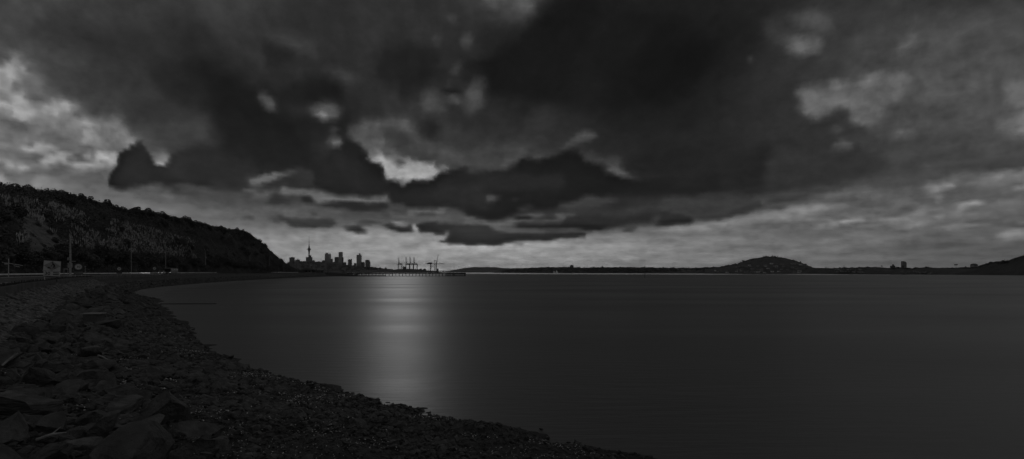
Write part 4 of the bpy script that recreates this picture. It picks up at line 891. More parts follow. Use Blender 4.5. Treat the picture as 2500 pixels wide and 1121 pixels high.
# vehicles
def wheels(o, xs, w, r=.33):
    for x in xs:
        for y in (-w, w):
            wo = MB().tube((x, y-.1, r), (x, y+.1, r), r, n=16).build('wheel', 'tyre', o); MB().tube((x, y-.11 if y < 0 else y+.105, r), (x, y-.105 if y < 0 else y+.11, r), r*.55, n=12).build('rim', 'steel', wo)
def car(px, off, paint, label, flip=False):
    p, k = road_at(px, off); a = math.atan2(tan[k][1], tan[k][0])+(math.pi if flip else 0)
    o = empty('car', (p[0], p[1], 3.99), a, label=label, cat='car', group='cars on the road')
    m = MB(); prof = [(-2.1, .35), (2.1, .3), (2.15, .7), (1.2, .92), (.5, 1.42), (-1.1, 1.45), (-1.9, .98), (-2.15, .9)]
    m.prism(prof, -.85, .85); m.build('body', paint, o)
    g = MB(); g.prism([(1.02, .98), (.46, 1.36), (-1.02, 1.38), (-1.6, 1.0)], -.862, -.855); g.prism([(1.02, .98), (.46, 1.36), (-1.02, 1.38), (-1.6, 1.0)], .855, .862); g.build('side_window', 'glass', o)
    g = MB(); g.add([(1.17, -.7, .95), (1.17, .7, .95), (.56, .62, 1.4), (.56, -.62, 1.4), (1.14, -.7, .93), (1.14, .7, .93), (.52, .62, 1.39), (.52, -.62, 1.39)], [(0, 1, 2, 3), (4, 7, 6, 5), (0, 4, 5, 1), (3, 2, 6, 7)]); g.build('windscreen', 'glass', o)
    wheels(o, (-1.3, 1.35), .78)
    for y in (-.6, .6):
        MB().tube((2.14, y, .66), (2.19, y, .66), .09, n=10).build('headlight', 'lamp', o)
    if px > 500: return o
    ld = bpy.data.lights.new('headlight_beam', 'SPOT'); ld.energy = 1200; ld.spot_size = R_(70); ld.spot_blend = .8; ld.shadow_soft_size = .1
    lo = bpy.data.objects.new('headlight_beam', ld); COL.objects.link(lo); lo.parent = o; lo.location = (2.3, 0, .68); lo.rotation_euler = (R_(90), 0, R_(-90))
    return o
car(395, 7.4, 'carp', 'pale car with headlights on in front of the dark hill', flip=True)
o_ = car(-70, 7.4, 'card', 'dark car added outside the left edge to light the rail ahead')  # added car out of view, there for its headlights to light the rail
for c_ in o_.children:
    if c_.type == 'LIGHT': c_.data = c_.data.copy(); c_.data.energy = 9000; c_.data.spot_size = R_(34)  # beam of the added car, strengthened to brighten the rail
car(683, 3.6, 'carp', 'tiny pale car on the road near the point', flip=True)
p, k = road_at(418, 8.3); a = math.atan2(tan[k][1], tan[k][0])
o = empty('bus', (p[0], p[1], 3.99), a+math.pi, label='long dark bus with a pale roof edge on the road under the hill', cat='bus')
MB().box((0, 0, 1.5), (12, 2.45, 2.3), top=.985).build('body', 'bus', o); MB().box((0, 0, 2.72), (12.05, 2.5, .12)).build('roof_edge', 'concrete', o)
for q in range(7): MB().box((-4.7+q*1.5, 0, 1.95), (1.3, 2.475, .8)).build('window', 'glass', o)
MB().box((5.99, 0, 1.7), (.06, 2.2, 1.3)).build('windscreen', 'glass', o); wheels(o, (-3.4, 3.9), 1.12, .48)
for y in (-.95, .95): MB().tube((6.0, y, .7), (6.06, y, .7), .11, n=10).build('headlight', 'lamp', o)

# ---------------------------------------------------------------- point, pavilion, pier
pv = at(752, 664, 575); o = empty('pavilion', (pv.x, pv.y, 3.9), label='low pavilion with a broad domed roof beyond the end of the hill', cat='pavilion')
MB().box((0, 0, 1.6), (11, 9, 3.2)).build('wall', 'wall_grey', o)
for x in (-3.5, 0, 3.5): MB().box((x, -4.52, 1.7), (2.2, .1, 1.5)).build('window', 'glass', o)
MB().lathe([(7.8, 3.2), (7.7, 3.5), (6, 4.7), (3.6, 5.7), (1.2, 6.3), (.2, 6.4)], n=24).build('roof', 'roof', o, smooth=True)
pv = at(784, 664, 575); o = empty('boat_shelter', (pv.x, pv.y, 3.5), label='long flat roofed shelter on posts beside the pavilion', cat='shelter')
MB().box((0, 0, 3.3), (18.5, 7, .35)).build('roof', 'roof', o); MB().box((-3, 0, 1.4), (9, 5, 3.1)).build('wall', 'concrete_dark', o)
for x in (3, 8.2): MB().box((x, -3, 1.5), (.25, .25, 3.3)).build('post', 'timber', o)
sf = at(726, 664, 545); put_tree(Vector((sf.x, sf.y, 3.2)), 1.15, 'round dark tree at the seaward foot of the headland', None, 1)
sf = at(716, 664, 545); put_tree(Vector((sf.x, sf.y, 3.2)), 1.2, 'wide dark tree just left of the round tree at the point', None, 3)
# armoured point (tapering into the pier)
m = MB(); P0, P1 = Vector((-204, 560, 0)), Vector((-176, 572, 0))
X = [-212, -196, -186, -178, -172]; tz = [4.3, 4.25, 3.2, 1.6, .3]; hw = [26, 22, 14, 9, 5]
vs = []
for x, z, w_ in zip(X, tz, hw): vs += [(x, 574-w_-3, -1), (x, 574-w_*.8, z), (x, 574+w_, z), (x, 574+w_+4, -1)]
m.add(vs, [(i*4+j, i*4+j+1, i*4+j+5, i*4+j+4) for i in range(4) for j in range(3)]+[(16, 17, 18, 19)]); tag(m.build('point_ground', 'shore'), 'dark rocky point under the pavilion', kind='structure')
PA, PB = at(802, 668, 570), at(1136, 668, 596); zd = 3.35
pr = empty('pier', (PA.x, PA.y, 0), label='long timber pier on thin piles reaching out from the point', cat='pier')
dv = (PB-PA); dv.z = 0; Lp = dv.length; ang = math.atan2(dv.y, dv.x); pr.rotation_euler = (0, 0, ang)
MB().box((Lp/2, 0, zd), (Lp, 3.2, 1.)).build('deck', 'pier_timber', pr)
m = MB(); m.box((Lp/2, -1.4, zd+1.15), (Lp, .1, .1)); m.box((Lp/2, -1.4, zd+.75), (Lp, .07, .07)); m.box((Lp/2, 1.4, zd+1.15), (Lp, .1, .1))
for x in np.arange(0, Lp, 2.4): m.box((x, -1.4, zd+.65), (.12, .12, 1.1)); m.box((x, 1.4, zd+.65), (.12, .12, 1.1))
m.build('railing', 'pier_timber', pr)
xpile = []
xs_ = [x for x in np.arange(2, Lp*.86, 3.75)]
for j, x in enumerate(xs_):
    m = MB(); m.box((x, -1.2, zd/2-.6), (.6, .6, zd+1.4)); o_ = m.build('pile', 'pier_timber', pr)
    if x < Lp*.40: m = MB(); m.box((x+1.25, .9, zd/2-.6), (.38, .38, zd+1.4)); m.box((x+.6, 0, zd-.6), (1.6, .2, .2)); m.build('pile', 'pier_timber', pr)
for x in np.arange(Lp*.86, Lp, 1.5):
    m = MB(); m.box((x+random.uniform(-.3, .3), random.choice((-2, -1, 1.3)), zd/2-.3), (random.uniform(.4, .9), .5, zd+random.uniform(1.4, 3))); m.build('fender_pile', 'pier_timber', pr)
m = MB(); m.box((Lp*.93, 0, zd-.7), (Lp*.14, 3.4, .3)); m.box((Lp*.93, 0, .9), (Lp*.14, 3.4, .3)); m.build('bracing', 'pier_timber', pr)
m = MB(); m.box((30, -3, .3), (64, 1.6, 1.5)); m.box((Lp/2+30, -3, .1), (Lp-60, 1.2, .45)); m.build('low_wall', 'concrete_dark', pr)
MB().box((29.5, -.5, 1.7), (3.2, 4, 3.6)).build('landing_block', 'concrete_dark', pr)
# channel marker
p = at(1574, 678, 446); o = empty('channel_marker', (p.x, p.y, -1), label='single thin marker pile standing in open water before the far shore', cat='marker')
MB().tube((0, 0, 0), (.15, 0, 4.6), .22, .2, 8).build('pile', 'timber', o); MB().box((.15, 0, 4.9), (.5, .5, .6)).build('topmark', 'steel_dark', o)

# ---------------------------------------------------------------- far shores
def ridge(name, pts, Y0, Yback, water_py=None, m='leaf_far', rough=1., label=None, step=1.2, yfun=None):
    """land mass: pts are (px,py) of its skyline, built as terrain from its own waterline back to the ridge and down behind"""
    xs = np.arange(pts[0][0], pts[-1][0]+.1, step); pys = np.interp(xs, *zip(*pts)); rows = []
    Yf = (np.interp(xs, *zip(*yfun)) if yfun else np.full(len(xs), float(Y0)))
    Yr = Yf+Yback; h = EYE+(HZ-pys)/F*Yr
    h = h+(fbm(xs*.18, xs*0+Y0, 0, 4)*1.2*Yr/F*1.9*rough)
    Wd = 14
    for j, t_ in enumerate(np.concatenate([np.linspace(0, 1, Wd), [1.15, 1.5, 2.2]])):
        Yj = Yf+(Yr-Yf)*t_; X = (xs-1250)/F*Yj
        z = np.where(t_ <= 1, -.5+(h+.5)*min(t_, 1)**.75, h*(1-.45*(t_-1)))
        z = z+(0 < t_ < 1)*fbm(X*.02, Yj*.02, 1, 4)*np.maximum(h, 0)*.35 if 0 < t_ < 1 else z
        rows.append(np.stack([X, Yj, np.full(len(xs), 1.)*z], -1))
    V = np.stack(rows, 1); o = npmesh(name, V.reshape(-1, 3), grid_faces(len(xs), len(rows))[:, ::-1], m, smooth=False); return tag(o, label, kind='structure')
def bumps(name, pts, Y, n, r, label, m='leaf_far', seed=1, yfun=None, drop=.3):
    """a distant wood: many leafy clumps along a skyline"""
    q = np.random.default_rng(seed); x = q.uniform(pts[0][0], pts[-1][0], n); py = np.interp(x, *zip(*pts)); Yv = np.interp(x, *zip(*yfun)) if yfun else np.full(n, float(Y)); t_ = q.random(n)**.6
    z = (EYE+(HZ-py)/F*Yv)*t_; C = np.stack([(x-1250)/F*Yv, Yv-(1-t_)*Yv*.02, z-r*drop], -1)
    k = 26; C2 = np.repeat(C, k, 0); d = q.normal(size=(n*k, 3)); d /= np.linalg.norm(d, axis=1)[:, None]; rr = r*q.uniform(.5, 1.3, n).repeat(k)[:, None]
    C2 = C2+d*rr*np.array([1.1, 1.1, .8])*q.uniform(.6, 1, (n*k, 1)); a = q.normal(size=(n*k, 3)); a /= np.linalg.norm(a, axis=1)[:, None]; b = np.cross(a, d); b /= np.maximum(np.linalg.norm(b, axis=1), .01)[:, None]; s_ = rr*.42
    V = np.stack([C2-a*s_, C2+b*s_*.7, C2+a*s_, C2-b*s_*.7], 1)
    return tag(npmesh(name, V.reshape(-1, 3), np.arange(n*k*4).reshape(-1, 4), m), label, 'trees', kind='stuff')
cityline = [(690, 646), (718, 638), (760, 638), (790, 640), (830, 645), (860, 650), (904, 652), (925, 654), (945, 656), (962, 658), (970, 660), (1010, 661), (1070, 662), (1082, 664.2)]
ridge('city_ground', cityline, 4300, 600, label='dark rising ground under the far city')
port = [(880, 660), (960, 658.5), (975, 657), (1000, 656.5), (1020, 657.5), (1045, 660), (1068, 661.5), (1076, 664)]
ridge('port_ground', port, 3300, 150, rough=.4, label='flat dark port land')
ridge('far_hills', [(1060, 664), (1100, 661), (1130, 655), (1155, 652.3), (1204, 652), (1231, 654.8), (1263, 655), (1300, 653.5), (1400, 655), (1500, 657), (1520, 664)], 7200, 500, rough=.5, label='pale distant hills behind the bridge')
ridge('far_shore', [(1205, 664), (1222, 659), (1263, 656), (1308, 653.8), (1325, 652.2), (1375, 652), (1409, 653.6), (1440, 654), (1468, 652.8), (1501, 652.3), (1560, 652.5), (1600, 653.5), (1640, 654), (1703, 654.7), (1722, 652.5), (1763, 652), (1800, 652), (1830, 655)], 2500, 160, label='long low dark opposite shore', yfun=[(1205, 3200), (1400, 2600), (1600, 2100), (1830, 1700)])
mount = [(1720, 655), (1763, 651.5), (1780, 647), (1799, 645.5), (1816, 637.5), (1837, 631), (1857, 629), (1874, 626.5), (1891, 627), (1914, 629.5), (1930, 633.6), (1953, 640.4), (1969, 647), (1980, 653), (1995, 657)]
ridge('mount', mount, 1560, 260, rough=.6, label='rounded volcanic hill with houses around its foot')
east = [(1960, 656), (1980, 654), (2020, 655), (2060, 654), (2110, 652.5), (2140, 652), (2170, 654.5), (2195, 652.5), (2226, 655), (2266, 652), (2278, 654), (2320, 654), (2373, 653), (2389, 650), (2410, 642.5), (2432, 638.5), (2460, 637), (2469, 633), (2490, 626), (2500, 624), (2560, 612), (2640, 608), (2700, 606)]
yf = [(1960, 1450), (2100, 1150), (2300, 930), (2500, 760), (2700, 650)]
ridge('east_shore', east, 1000, 50, yfun=yf, rough=.5, label='dark wooded shore rising to a hill at the right edge')
bumps('distant_trees', [(1225, 659), (1308, 654.3), (1375, 653), (1560, 653.5), (1703, 655.3), (1763, 652.8), (1800, 652)], 2200, 700, 7, 'dark trees along the low far shore', yfun=[(1205, 3100), (1400, 2560), (1600, 2150), (1830, 1800)], seed=1)
bumps('mount_trees', [(x, y+1) for x, y in mount], 1800, 420, 8, 'dark trees covering the round hill', seed=2)
bumps('shoreline_trees', [(x, y+1) for x, y in east], 1000, 700, 4.2, 'dark trees along the right hand shore', yfun=[(a, b+45) for a, b in yf], seed=3)
bumps('city_trees', cityline[:8], 4300, 160, 12, 'dark trees below the far city', seed=4)

# city
def block(px0, px1, top, Y, label, mtl='facade', base=None, dpt=None, parts=None, name='office_tower'):
    X0, X1 = (px0-1250)/F*Y, (px1-1250)/F*Y; H = EYE+(HZ-top)/F*Y; w_ = X1-X0; dpt = dpt or w_*.8
    o = empty(name, ((X0+X1)/2, Y, 0), random.uniform(-.0, .0), label=label, cat='building' if name != 'house' else 'house')
    m = MB(); m.box((0, 0, H/2), (w_, dpt, H)); m.build('wall', mtl, o)
    m = MB(); z = H*.25
    while z < H-4: m.box((0, 0, z), (w_+.6, dpt+.6, 1.2)); z += 9.
    if H > 60: m.build('storey_band', 'facade_glass' if mtl != 'facade_glass' else 'facade', o)
    if parts: parts(o, w_, H, dpt)
    else: MB().box((w_*.1, 0, H+1.5), (w_*.4, dpt*.4, 3.)).build('plant_room', 'facade', o)
    return o
YC = 5000
u_ = YC/F
def rectpart(x0, x1, z0, z1, nm='wing', m='facade'):
    def f(o, w_, H, d_): MB().box(((x0+x1)/2, 0, (z0+z1)/2), (x1-x0, d_*.7, z1-z0)).build(nm, m, o)
    return f
block(708, 718, 628.5, YC-500, 'square apartment block at the left end of the city, beside the hill')
block(722, 731, 634, YC-300, 'low wide block between the hill end and the needle tower', name='city_building')
block(748.7, 761, 628, YC-60, 'stepped slab building at the foot of the needle tower', parts=lambda o, w_, H, d_: MB().box((1.5*u_, 0, H+8), (5*u_, d_*.6, 20)).build('upper_storey', 'facade', o))
block(762, 768, 636, YC, 'small block right of the needle tower', name='city_building')
block(786.7, 793, 636, YC, 'small block left of the curved crown tower', name='city_building')
def arc_crown(o, w_, H, d_):
    m = MB(); pts = [Vector((w_*.5*math.cos(a), d_*.5*math.sin(a), H+7+4*math.sin(a*.5))) for a in np.linspace(0, 6.28, 20)]
    for a, b in zip(pts[:-1], pts[1:]): m.tube(a, b, 2.2, n=5)
    m.build('crown_ring', 'steel_dark', o); m = MB(); m.box((-w_*.25, 0, H+3), (w_*.4, d_*.5, 8)); m.build('plant_room', 'facade', o)
block(794.7, 806.8, 620.5, YC, 'broad tower with an open ring crown', 'facade_glass', parts=arc_crown)
block(806.9, 812, 632.3, YC-20, 'lower block joined to the right of the ring crowned tower', name='city_building')
block(813.5, 818, 640, YC, 'low block between the ring crowned tower and the tallest slab', name='city_building')
block(818, 827, 628, YC+30, 'mid height slab left of the tallest square tower')
block(827.7, 836, 615.7, YC, 'tallest square tower of the skyline', 'facade_glass', parts=lambda o, w_, H, d_: (MB().box((w_*.1, 0, H+1.5), (w_*.4, d_*.4, 3)).build('plant_room', 'facade', o), MB().box((w_/2+4, 0, (H-50)/2), (8, d_*.7, H-50)).build('wing', 'facade', o)))
block(838.4, 844.5, 641, YC-100, 'low block right of the tallest square tower', name='city_building')
block(844.6, 849.3, 647, YC-80, 'lowest block in the gap before the notched tower', name='city_building')
block(850.4, 858.4, 634.5, YC-50, 'narrow tower with a notched roof raised at the right', parts=lambda o, w_, H, d_: MB().prism([(-w_/2, H), (-w_/2, H+3), (-w_*.2, H+5), (w_*.1, H+2), (w_/2, H+9), (w_/2, H)], -d_*.4, d_*.4).build('roof_crest', 'facade', o))
block(859.5, 864.5, 648, YC-40, 'small low block right of the notched tower', name='city_building')
block(864.8, 869.5, 643.5, YC-30, 'slim domed block left of the sail topped tower', parts=lambda o, w_, H, d_: MB().lathe([(w_*.5, H), (w_*.4, H+4), (w_*.1, H+6)], n=12).build('dome', 'roof', o))
def sail_top(o, w_, H, d_):
    MB().prism([(w_*.1, H-2), (-w_*.02, H+17), (w_*.12, H+17), (w_*.33, H+4), (w_*.45, H-22), (w_*.5, H-60), (w_*.5, H-2-60), (w_*.3, H-60)], -d_*.35, d_*.35).build('curved_sail', 'facade_glass', o)
    MB().prism([(-w_/2, H), (-w_*.1, H-1), (-w_*.08, H+3), (-w_/2, H+2)], -d_*.3, d_*.3).build('parapet', 'facade', o)
block(871.6, 882, 622.8, YC-20, 'tower with a curved sail rising over its right side', 'facade_glass', parts=sail_top)
block(882.2, 890, 640, YC+20, 'low wing right of the sail topped tower', name='city_building')
block(892.7, 901.5, 635, YC-60, 'rightmost office tower of the skyline, with a stepped shoulder', parts=lambda o, w_, H, d_: (MB().box((w_/2+4.5, 0, (H-14)/2), (9, d_*.7, H-14)).build('wing', 'facade_pale', o), MB().box((0, 0, H+1.5), (w_*.6, d_*.4, 3)).build('plant_room', 'facade', o)))
xx = 719.
lowg = 0
while xx < 905:
    wd = random.uniform(4, 9); tp = np.interp(xx, [719, 760, 800, 850, 905], [640.5, 640, 643, 650, 653])+random.uniform(-1.5, 2)
    oo = block(xx, xx+wd, tp, YC-200+random.uniform(-60, 60), 'low grey building in the dark band at the base of the skyline', name='low_building'); oo['group'] = 'low city buildings'; xx += wd*random.uniform(.8, 1.2)
p = at(754.6, 664, YC); o = empty('observation_tower', (p.x, p.y, 0), label='slender needle tower with a bulging pod and long mast', cat='tower')
zz = lambda py: EYE+(HZ-py)/F*YC
MB().lathe([(11, 0), (7, zz(640)), (6, zz(627)), (6, zz(620)), (8.5, zz(613)), (9.5, zz(611.5))], n=16).build('shaft', 'concrete_dark', o, smooth=True)
MB().lathe([(10, zz(611.5)), (16.5, zz(610)), (17, zz(608.5)), (13, zz(607)), (7.5, zz(606)), (6.5, zz(602.5)), (4.5, zz(601))], n=20).build('pod', 'facade_glass', o, smooth=True)
MB().lathe([(4, zz(601)), (2.6, zz(596)), (2.4, zz(590)), (1.2, zz(588)), (.9, zz(577))], n=8).build('mast', 'steel_dark', o)
for px_, py_, lb in ((928, 653, 'small domed hall on the low ridge right of the city'), (942, 653.5, 'small spired building on the low ridge right of the city')):
    Y = 4400; p = at(px_, 664, Y); H = EYE+(HZ-py_)/F*Y; o = empty('hall', (p.x, p.y, 0), label=lb, cat='building'); MB().box((0, 0, (H-4)/2), (14, 12, H-4)).build('wall', 'facade', o)
    MB().lathe([(6, H-4), (5, H), (1, H+4)], n=10).build('dome' if px_ < 930 else 'spire', 'roof', o)

# port cranes
def sts(px, Y, top, label):
    s = Y/F; p = at(px, 664, Y); o = empty('container_crane', (p.x, p.y, 3), label=label, cat='crane', group='container cranes with raised booms')
    g = 19*s; w_ = 9.2*s
    for x in (0, w_*.95):
        for y in (-8, 8): MB().box((x, y, g/2-1), (2.2, 2.2, g)).build('leg', 'steel_dark', o)
    m = MB(); m.box((w_*.45, 0, g), (w_*1.25, 6, 4.5)); m.build('girder', 'steel_dark', o); MB().box((w_*.7, 0, g+4.5), (w_*.45, 8, 5.5)).build('machine_house', 'steel_dark', o)
    H = (HZ-top)*s; m = MB()
    for x in (.2*s, 2.6*s): m.tube((x, 0, g), (x-.8*s, 0, H), 1.5, 1.1, 6)
    for f in (.32, .5, .66, .82, 1.): z = g+(H-g)*f; m.box((1.4*s-.8*s*f, 0, z), (2.8*s, 1.8, 1.6))
    m.build('raised_boom', 'steel_dark', o); m = MB(); m.tube((.5*s, 0, g), (2*s, 0, g+7.5*s), .9, n=5); m.tube((4*s, 0, g), (2*s, 0, g+7.5*s), .9, n=5); m.build('apex_frame', 'steel_dark', o)
    m = MB(); m.tube((0, 8, 3), (w_*.95, 8, g*.9), .7, n=5); m.box((w_*.47, 0, g*.25), (w_, 1, 1.6)); m.build('brace', 'steel_dark', o)
sts(972.5, 3500, 629, 'container crane with raised boom standing alone at the left')
sts(991, 3500, 627.3, 'raised boom crane, left one of the close trio')
sts(1000.5, 3500, 627.3, 'raised boom crane, middle one of the close trio')
sts(1010, 3500, 627.5, 'raised boom crane, right one of the close trio')
Y = 3200; s = Y/F; p = at(1051, 664, Y); o = empty('ship_crane', (p.x, p.y, 3), label='big crane with a long level girder and a leaning jib', cat='crane')
g = (664-643.6)*s
for x in (0, 11*s, 14.6*s):
    for y in (-9, 9): MB().box((x, y, g/2-1), (2.2, 2.2, g)).build('leg', 'steel_dark', o)
MB().prism([(-14*s, g-1.2), (-8*s, g-2), (35.4*s, g-1.5), (35.4*s, g), (30*s, g+2), (-6*s, g+2), (-10*s, g+1.5)], -3, 3).build('girder', 'steel_dark', o)
MB().prism([(-9*s, g+1), (3.6*s, g+1), (3.2*s, g+8.5), (-4*s, g+9), (-7*s, g+4)], -5, 5).build('machine_house', 'steel_dark', o)
m = MB(); m.tube((14.6*s, 0, g-2), (19*s, 0, (664-620)*s), 1.6, 1.2, 6); m.build('leaning_jib', 'steel_dark', o)
m = MB(); m.tube((10.6*s, 0, g), (10.4*s, 0, 29*s), 1.5, n=6); m.tube((10.4*s, 0, 29*s), (3.4*s, 0, g+6), .6, n=5); m.tube((14.6*s, 0, g), (13.5*s, 0, 30*s), 1.2, n=6); m.tube((10.4*s, 0, 28.5*s), (30*s, 0, g+1), .45, n=5); m.box((10.4*s, 0, 28.8*s), (6, 4, 3)); m.build('apex_frame', 'steel_dark', o)
m = MB()
for a, b in (((0, 8), (11, 20)), ((11, 8), (0, 20)), ((3, 20), (3, 8)), ((0, 14), (11, 14))): m.tube((a[0]*s, -9, a[1]*s), (b[0]*s, -9, b[1]*s), .7, n=5)
m.box((6*s, 0, 7.6*s), (25*s, 2, 1.8)); m.build('brace', 'steel_dark', o)
block(1066, 1070.5, 656.5, 3190, 'small shed at the right foot of the big crane', name='port_shed'); block(984, 991, 651, 3400, 'stepped ship superstructure between the container cranes', name='ship_bridge', parts=lambda o, w_, H, d_: MB().box((-2*3400/F, 0, H+1), (3, 3, 6)).build('funnel', 'facade', o))
block(1024, 1030, 656.8, 3400, 'container stack left of the big crane, farther one', name='container_stack'); block(1033, 1040, 656.8, 3380, 'container stack left of the big crane, nearer one', name='container_stack')
# harbour bridge
Y = 6200; s = Y/F; p = at(1150, 664, Y); o = empty('harbour_bridge', (p.x, p.y, 0), label='long low arched harbour bridge across the far water', cat='bridge')
dk = [(1070, 661.5), (1082, 660.5), (1122, 658.2), (1150, 657), (1175, 656.6), (1200, 657.2), (1222, 658.5), (1240, 660.5)]
m = MB()
for (a, b), (c, d) in zip(dk[:-1], dk[1:]):
    m.tube(((a-1150)*s, 0, EYE+(HZ-b)*s), ((c-1150)*s, 0, EYE+(HZ-d)*s), 3.2, n=4)
m.build('deck', 'steel_dark', o)
m = MB(); pts = [((x-1150)*s, EYE+(HZ-(659.5-3.6*math.sin((x-1150)/46*math.pi)))*s) for x in np.linspace(1150, 1196, 12)]
for (a, b), (c, d) in zip(pts[:-1], pts[1:]): m.tube((a, -8, b), (c, -8, d), 1.6, n=4); m.tube((a, 8, b), (c, 8, d), 1.6, n=4)
m.build('arch', 'steel_dark', o)
for x, y in ((1082, 660.5), (1101, 659.3), (1122, 658.2), (1136, 657.6), (1152.5, 657), (1194.6, 657), (1215, 658)): z = EYE+(HZ-y)*s; MB().box(((x-1150)*s, 0, z/2), (4.5, 14, z)).build('pier', 'concrete_dark', o)

# things on the opposite shores
block(1391.5, 1400, 648, 2720, 'square apartment tower alone on the low far shore', name='apartment_block', parts=lambda o, w_, H, d_: MB().box((0, 0, H+1.6), (w_*.45, d_*.45, 3.4)).build('plant_room', 'facade', o))
p = at(1435, 653, 2500); o = empty('tower_crane', (p.x, p.y, 5), label='thin leaning tower crane behind the far shore trees', cat='crane'); H = (664-651)*2
MB().box((0, 0, H/2), (.8, .8, H)).build('mast', 'steel_dark', o); MB().tube((0, 0, H), (-3.5, 0, H+10), .45, n=5).build('jib', 'steel_dark', o)
block(1468, 1473, 651.3, 2420, 'low flat roofed block on the far shore, right of the thin crane', name='apartment_block')
m = MB(); p = at(1891.5, 627, 1820); o = empty('lookout', (p.x, p.y, p.z-3), label='tiny lookout with a mast on top of the round hill', cat='lookout'); MB().box((0, 0, 2.5), (6, 5, 6)).build('hut', 'concrete_dark', o); MB().tube((0, 0, 5), (0, 0, 10.5), .3, n=5).build('mast', 'steel_dark', o)
block(2175.4, 2183.6, 649, 1120, 'low square block left of the curved apartment tower', name='apartment_block')
Y = 1110; s = Y/F; p = at(2206.5, 664, Y); o = empty('apartment_tower', (p.x, p.y, 0), label='tall slim apartment tower with a curved slanting roof', cat='building')
MB().prism([(-3.4*s, 0), (3.6*s, 0), (3.6*s, EYE+22*s), (2.2*s, EYE+23.8*s), (-1.6*s, EYE+25.8*s), (-3.4*s, EYE+26.4*s)], -4, 4).build('wall', 'facade_glass', o)
m = MB(); [m.box((0, 0, z), (6.8*s, 8.4, .35)) for z in np.arange(12, 24, 2.4)]; m.build('balcony_band', 'facade_pale', o)
def house(px, py, Y, w_, label, group, wall='wall_house', hgt=None):
    p = at(px, py, Y); o = empty('house', (p.x, p.y, p.z-1), random.uniform(-.4, .4), label=label, cat='house', group=group); h = hgt or w_*.45; d_ = w_*.8
    MB().box((0, 0, h/2), (w_, d_, h)).build('wall', wall, o)
    MB().add([(-w_*.55, -d_*.55, h), (w_*.55, -d_*.55, h), (w_*.55, d_*.55, h), (-w_*.55, d_*.55, h), (-w_*.35, 0, h*1.6), (w_*.35, 0, h*1.6)], [(0, 1, 5, 4), (2, 3, 4, 5), (1, 2, 5), (3, 0, 4), (3, 2, 1, 0)]).build('roof', 'roof', o)
    MB().box((0, -d_*.505, h*.5), (w_*.5, .1, h*.4)).build('window', 'glass', o)
r = random.Random(3)
mxs, mys = zip(*mount)
for k in range(62):
    px_ = r.uniform(1745, 1985); py_ = r.uniform(max(np.interp(px_, mxs, mys)+5, 644), 666)
    tq_ = np.clip((667-py_)/max(667-np.interp(px_, mxs, mys), 2), 0, 1)
    house(px_, py_, 1545+230*tq_**1.33, r.uniform(5, 9), 'small pale house on the lower slope of the round hill', 'houses on the round hill', r.choice(['wall_house', 'wall_grey', 'wall_grey']))
for k in range(12):
    px_ = r.uniform(1655, 1745); house(px_, r.uniform(659, 664), 1830, r.uniform(5, 9), 'small grey house on the low shore left of the round hill', 'houses left of the round hill', 'wall_grey')
for k in range(22):
    px_ = r.uniform(2035, 2115); house(px_, r.uniform(658, 666), np.interp(px_, *zip(*yf))+5, r.uniform(4, 7), 'small pale house on the shore right of the round hill', 'houses on the right hand shore', 'wall_grey')
for k in range(9):
    px_ = 2205+k*9+r.uniform(-2, 2); house(px_, r.uniform(661, 669), np.interp(px_, *zip(*yf))+3, r.uniform(3.5, 6), 'small boathouse by the water below the curved tower', 'boathouses below the curved tower', 'wall_grey')
house(2378, 650.5, 880, 8, 'boxy house on the ridge at the foot of the right hand hill', 'single houses', 'wall_grey')
def norfolk(px, top, Y, label):
    p = at(px, 664, Y); H = EYE+(HZ-top)/F*Y; o = empty('conifer', (p.x, p.y, 0), label=label, cat='tree'); MB().tube((0, 0, 0), (0, 0, H), .4, .1, 6).build('trunk', 'bark', o)
    m = MB(); q = random.Random(int(px))
    for z in np.arange(H*.35, H, .9):
        R0 = (H-z)*.32+.3
        for k in range(9): a = q.uniform(0, 6.28); m.tube((0, 0, z), (R0*math.cos(a), R0*math.sin(a), z-.2), .28, .1, 4)
    m.build('crown', 'leaf_far', o)
norfolk(2060.5, 646, 1230, 'taller pointed conifer on the skyline right of the round hill'); norfolk(2078, 649.5, 1200, 'shorter pointed conifer just right of the taller one')
def palm(px, top, Y, label, R0=3.2):
    p = at(px, 664, Y); H = EYE+(HZ-top)/F*Y; o = empty('palm', (p.x, p.y, 0), label=label, cat='palm tree'); MB().tube((0, 0, 0), (0, 0, H-1), .35, .25, 6).build('trunk', 'bark', o)
    m = MB(); q = random.Random(5)
    for k in range(46):
        a = q.uniform(0, 6.28); e = q.uniform(-.3, 1.2); r1 = R0*q.uniform(.7, 1); mid = Vector((r1*.55*math.cos(a), r1*.55*math.sin(a), H-1+e)); m.tube((0, 0, H-1), mid, .18, .2, 4); m.tube(mid, (r1*math.cos(a), r1*math.sin(a), H-1+e-1.2*q.random()), .2, .06, 4)
    m.build('crown', 'leaf_far', o)
palm(2334, 645.3, 905, 'lone palm tree standing up from the right hand skyline'); palm(2153, 649, 1150, 'small rounded palm on the skyline left of the square block', 2.4)
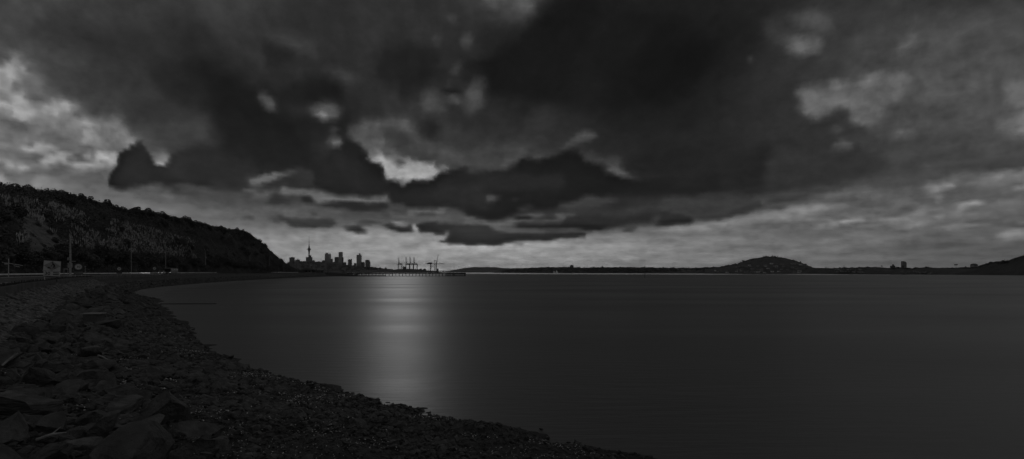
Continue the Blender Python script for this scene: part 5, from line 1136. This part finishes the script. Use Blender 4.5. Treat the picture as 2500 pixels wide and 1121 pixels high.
# boats
def yacht(px, Y, h, label, lean=0):
    p = at(px, 664, Y); o = empty('sailing_boat', (p.x, p.y, 0), label=label, cat='boat', group='white sails off the far shore')
    MB().add([(-5, -1.3, 1.2), (4, -1.3, 1.3), (6, 0, 1.5), (4, 1.3, 1.3), (-5, 1.3, 1.2), (-4.5, -.8, -.2), (3.8, -.8, -.2), (5, 0, -.2), (3.8, .8, -.2), (-4.5, .8, -.2)], [(0, 1, 2, 3, 4), (0, 5, 6, 1), (1, 6, 7, 2), (2, 7, 8, 3), (3, 8, 9, 4), (4, 9, 5, 0), (9, 8, 7, 6, 5)]).build('hull', 'hull', o)
    MB().tube((.5, 0, 1), (.5+lean, 0, h), .12, .08, 6).build('mast', 'steel', o)
    MB().prism([(.3, 2), (-4.5, 2.2), (-2.5, h*.5), (.3+lean, h*.96)], -.06, .06).build('mainsail', 'sail', o); MB().prism([(.8, h*.85), (5.2, 1.8), (1, 2)], -.05, .05).build('jib_sail', 'sail', o)
yacht(1352.5, 2100, 11, 'left of the two white sails before the far shore', .5); yacht(1359, 2060, 14, 'right and taller of the two white sails before the far shore', 1)
p = at(1398.7, 664, 2050); m = MB(); m.add([(-4, -1.3, 1.2), (4.5, 0, 1.4), (-4, 1.3, 1.2), (-3.6, -1, -.2), (3.6, 0, -.2), (-3.6, 1, -.2)], [(0, 1, 2), (0, 3, 4, 1), (1, 4, 5, 2), (2, 5, 3, 0), (5, 4, 3)]); o = empty('motor_boat', (p.x, p.y, 0), label='small white motor boat below the square apartment tower', cat='boat')
m.build('hull', 'hull', o); MB().box((-.5, 0, 2.2), (3.4, 1.9, 2), top=.8).build('cabin', 'hull', o)

# ---------------------------------------------------------------- haze
HAZE = 3.0e-5
if HAZE:
    m = bpy.data.materials.new('haze'); m.use_nodes = True; n = m.node_tree; n.nodes.clear()
    v = n.nodes.new('ShaderNodeVolumePrincipled'); v.inputs['Density'].default_value = HAZE; v.inputs['Color'].default_value = (.9, .9, .9, 1); v.inputs['Anisotropy'].default_value = .3
    ou = n.nodes.new('ShaderNodeOutputMaterial'); n.links.new(v.outputs[0], ou.inputs['Volume'])
    hz = MB().box((0, 12000, 196), (54000, 25600, 410)).build('haze', m); hz['kind'] = 'stuff'
sc.cycles.max_bounces = 5; sc.cycles.diffuse_bounces = 2; sc.cycles.glossy_bounces = 3; sc.cycles.volume_bounces = 0
sc.cycles.sample_clamp_indirect = 2.; sc.cycles.use_adaptive_sampling = True
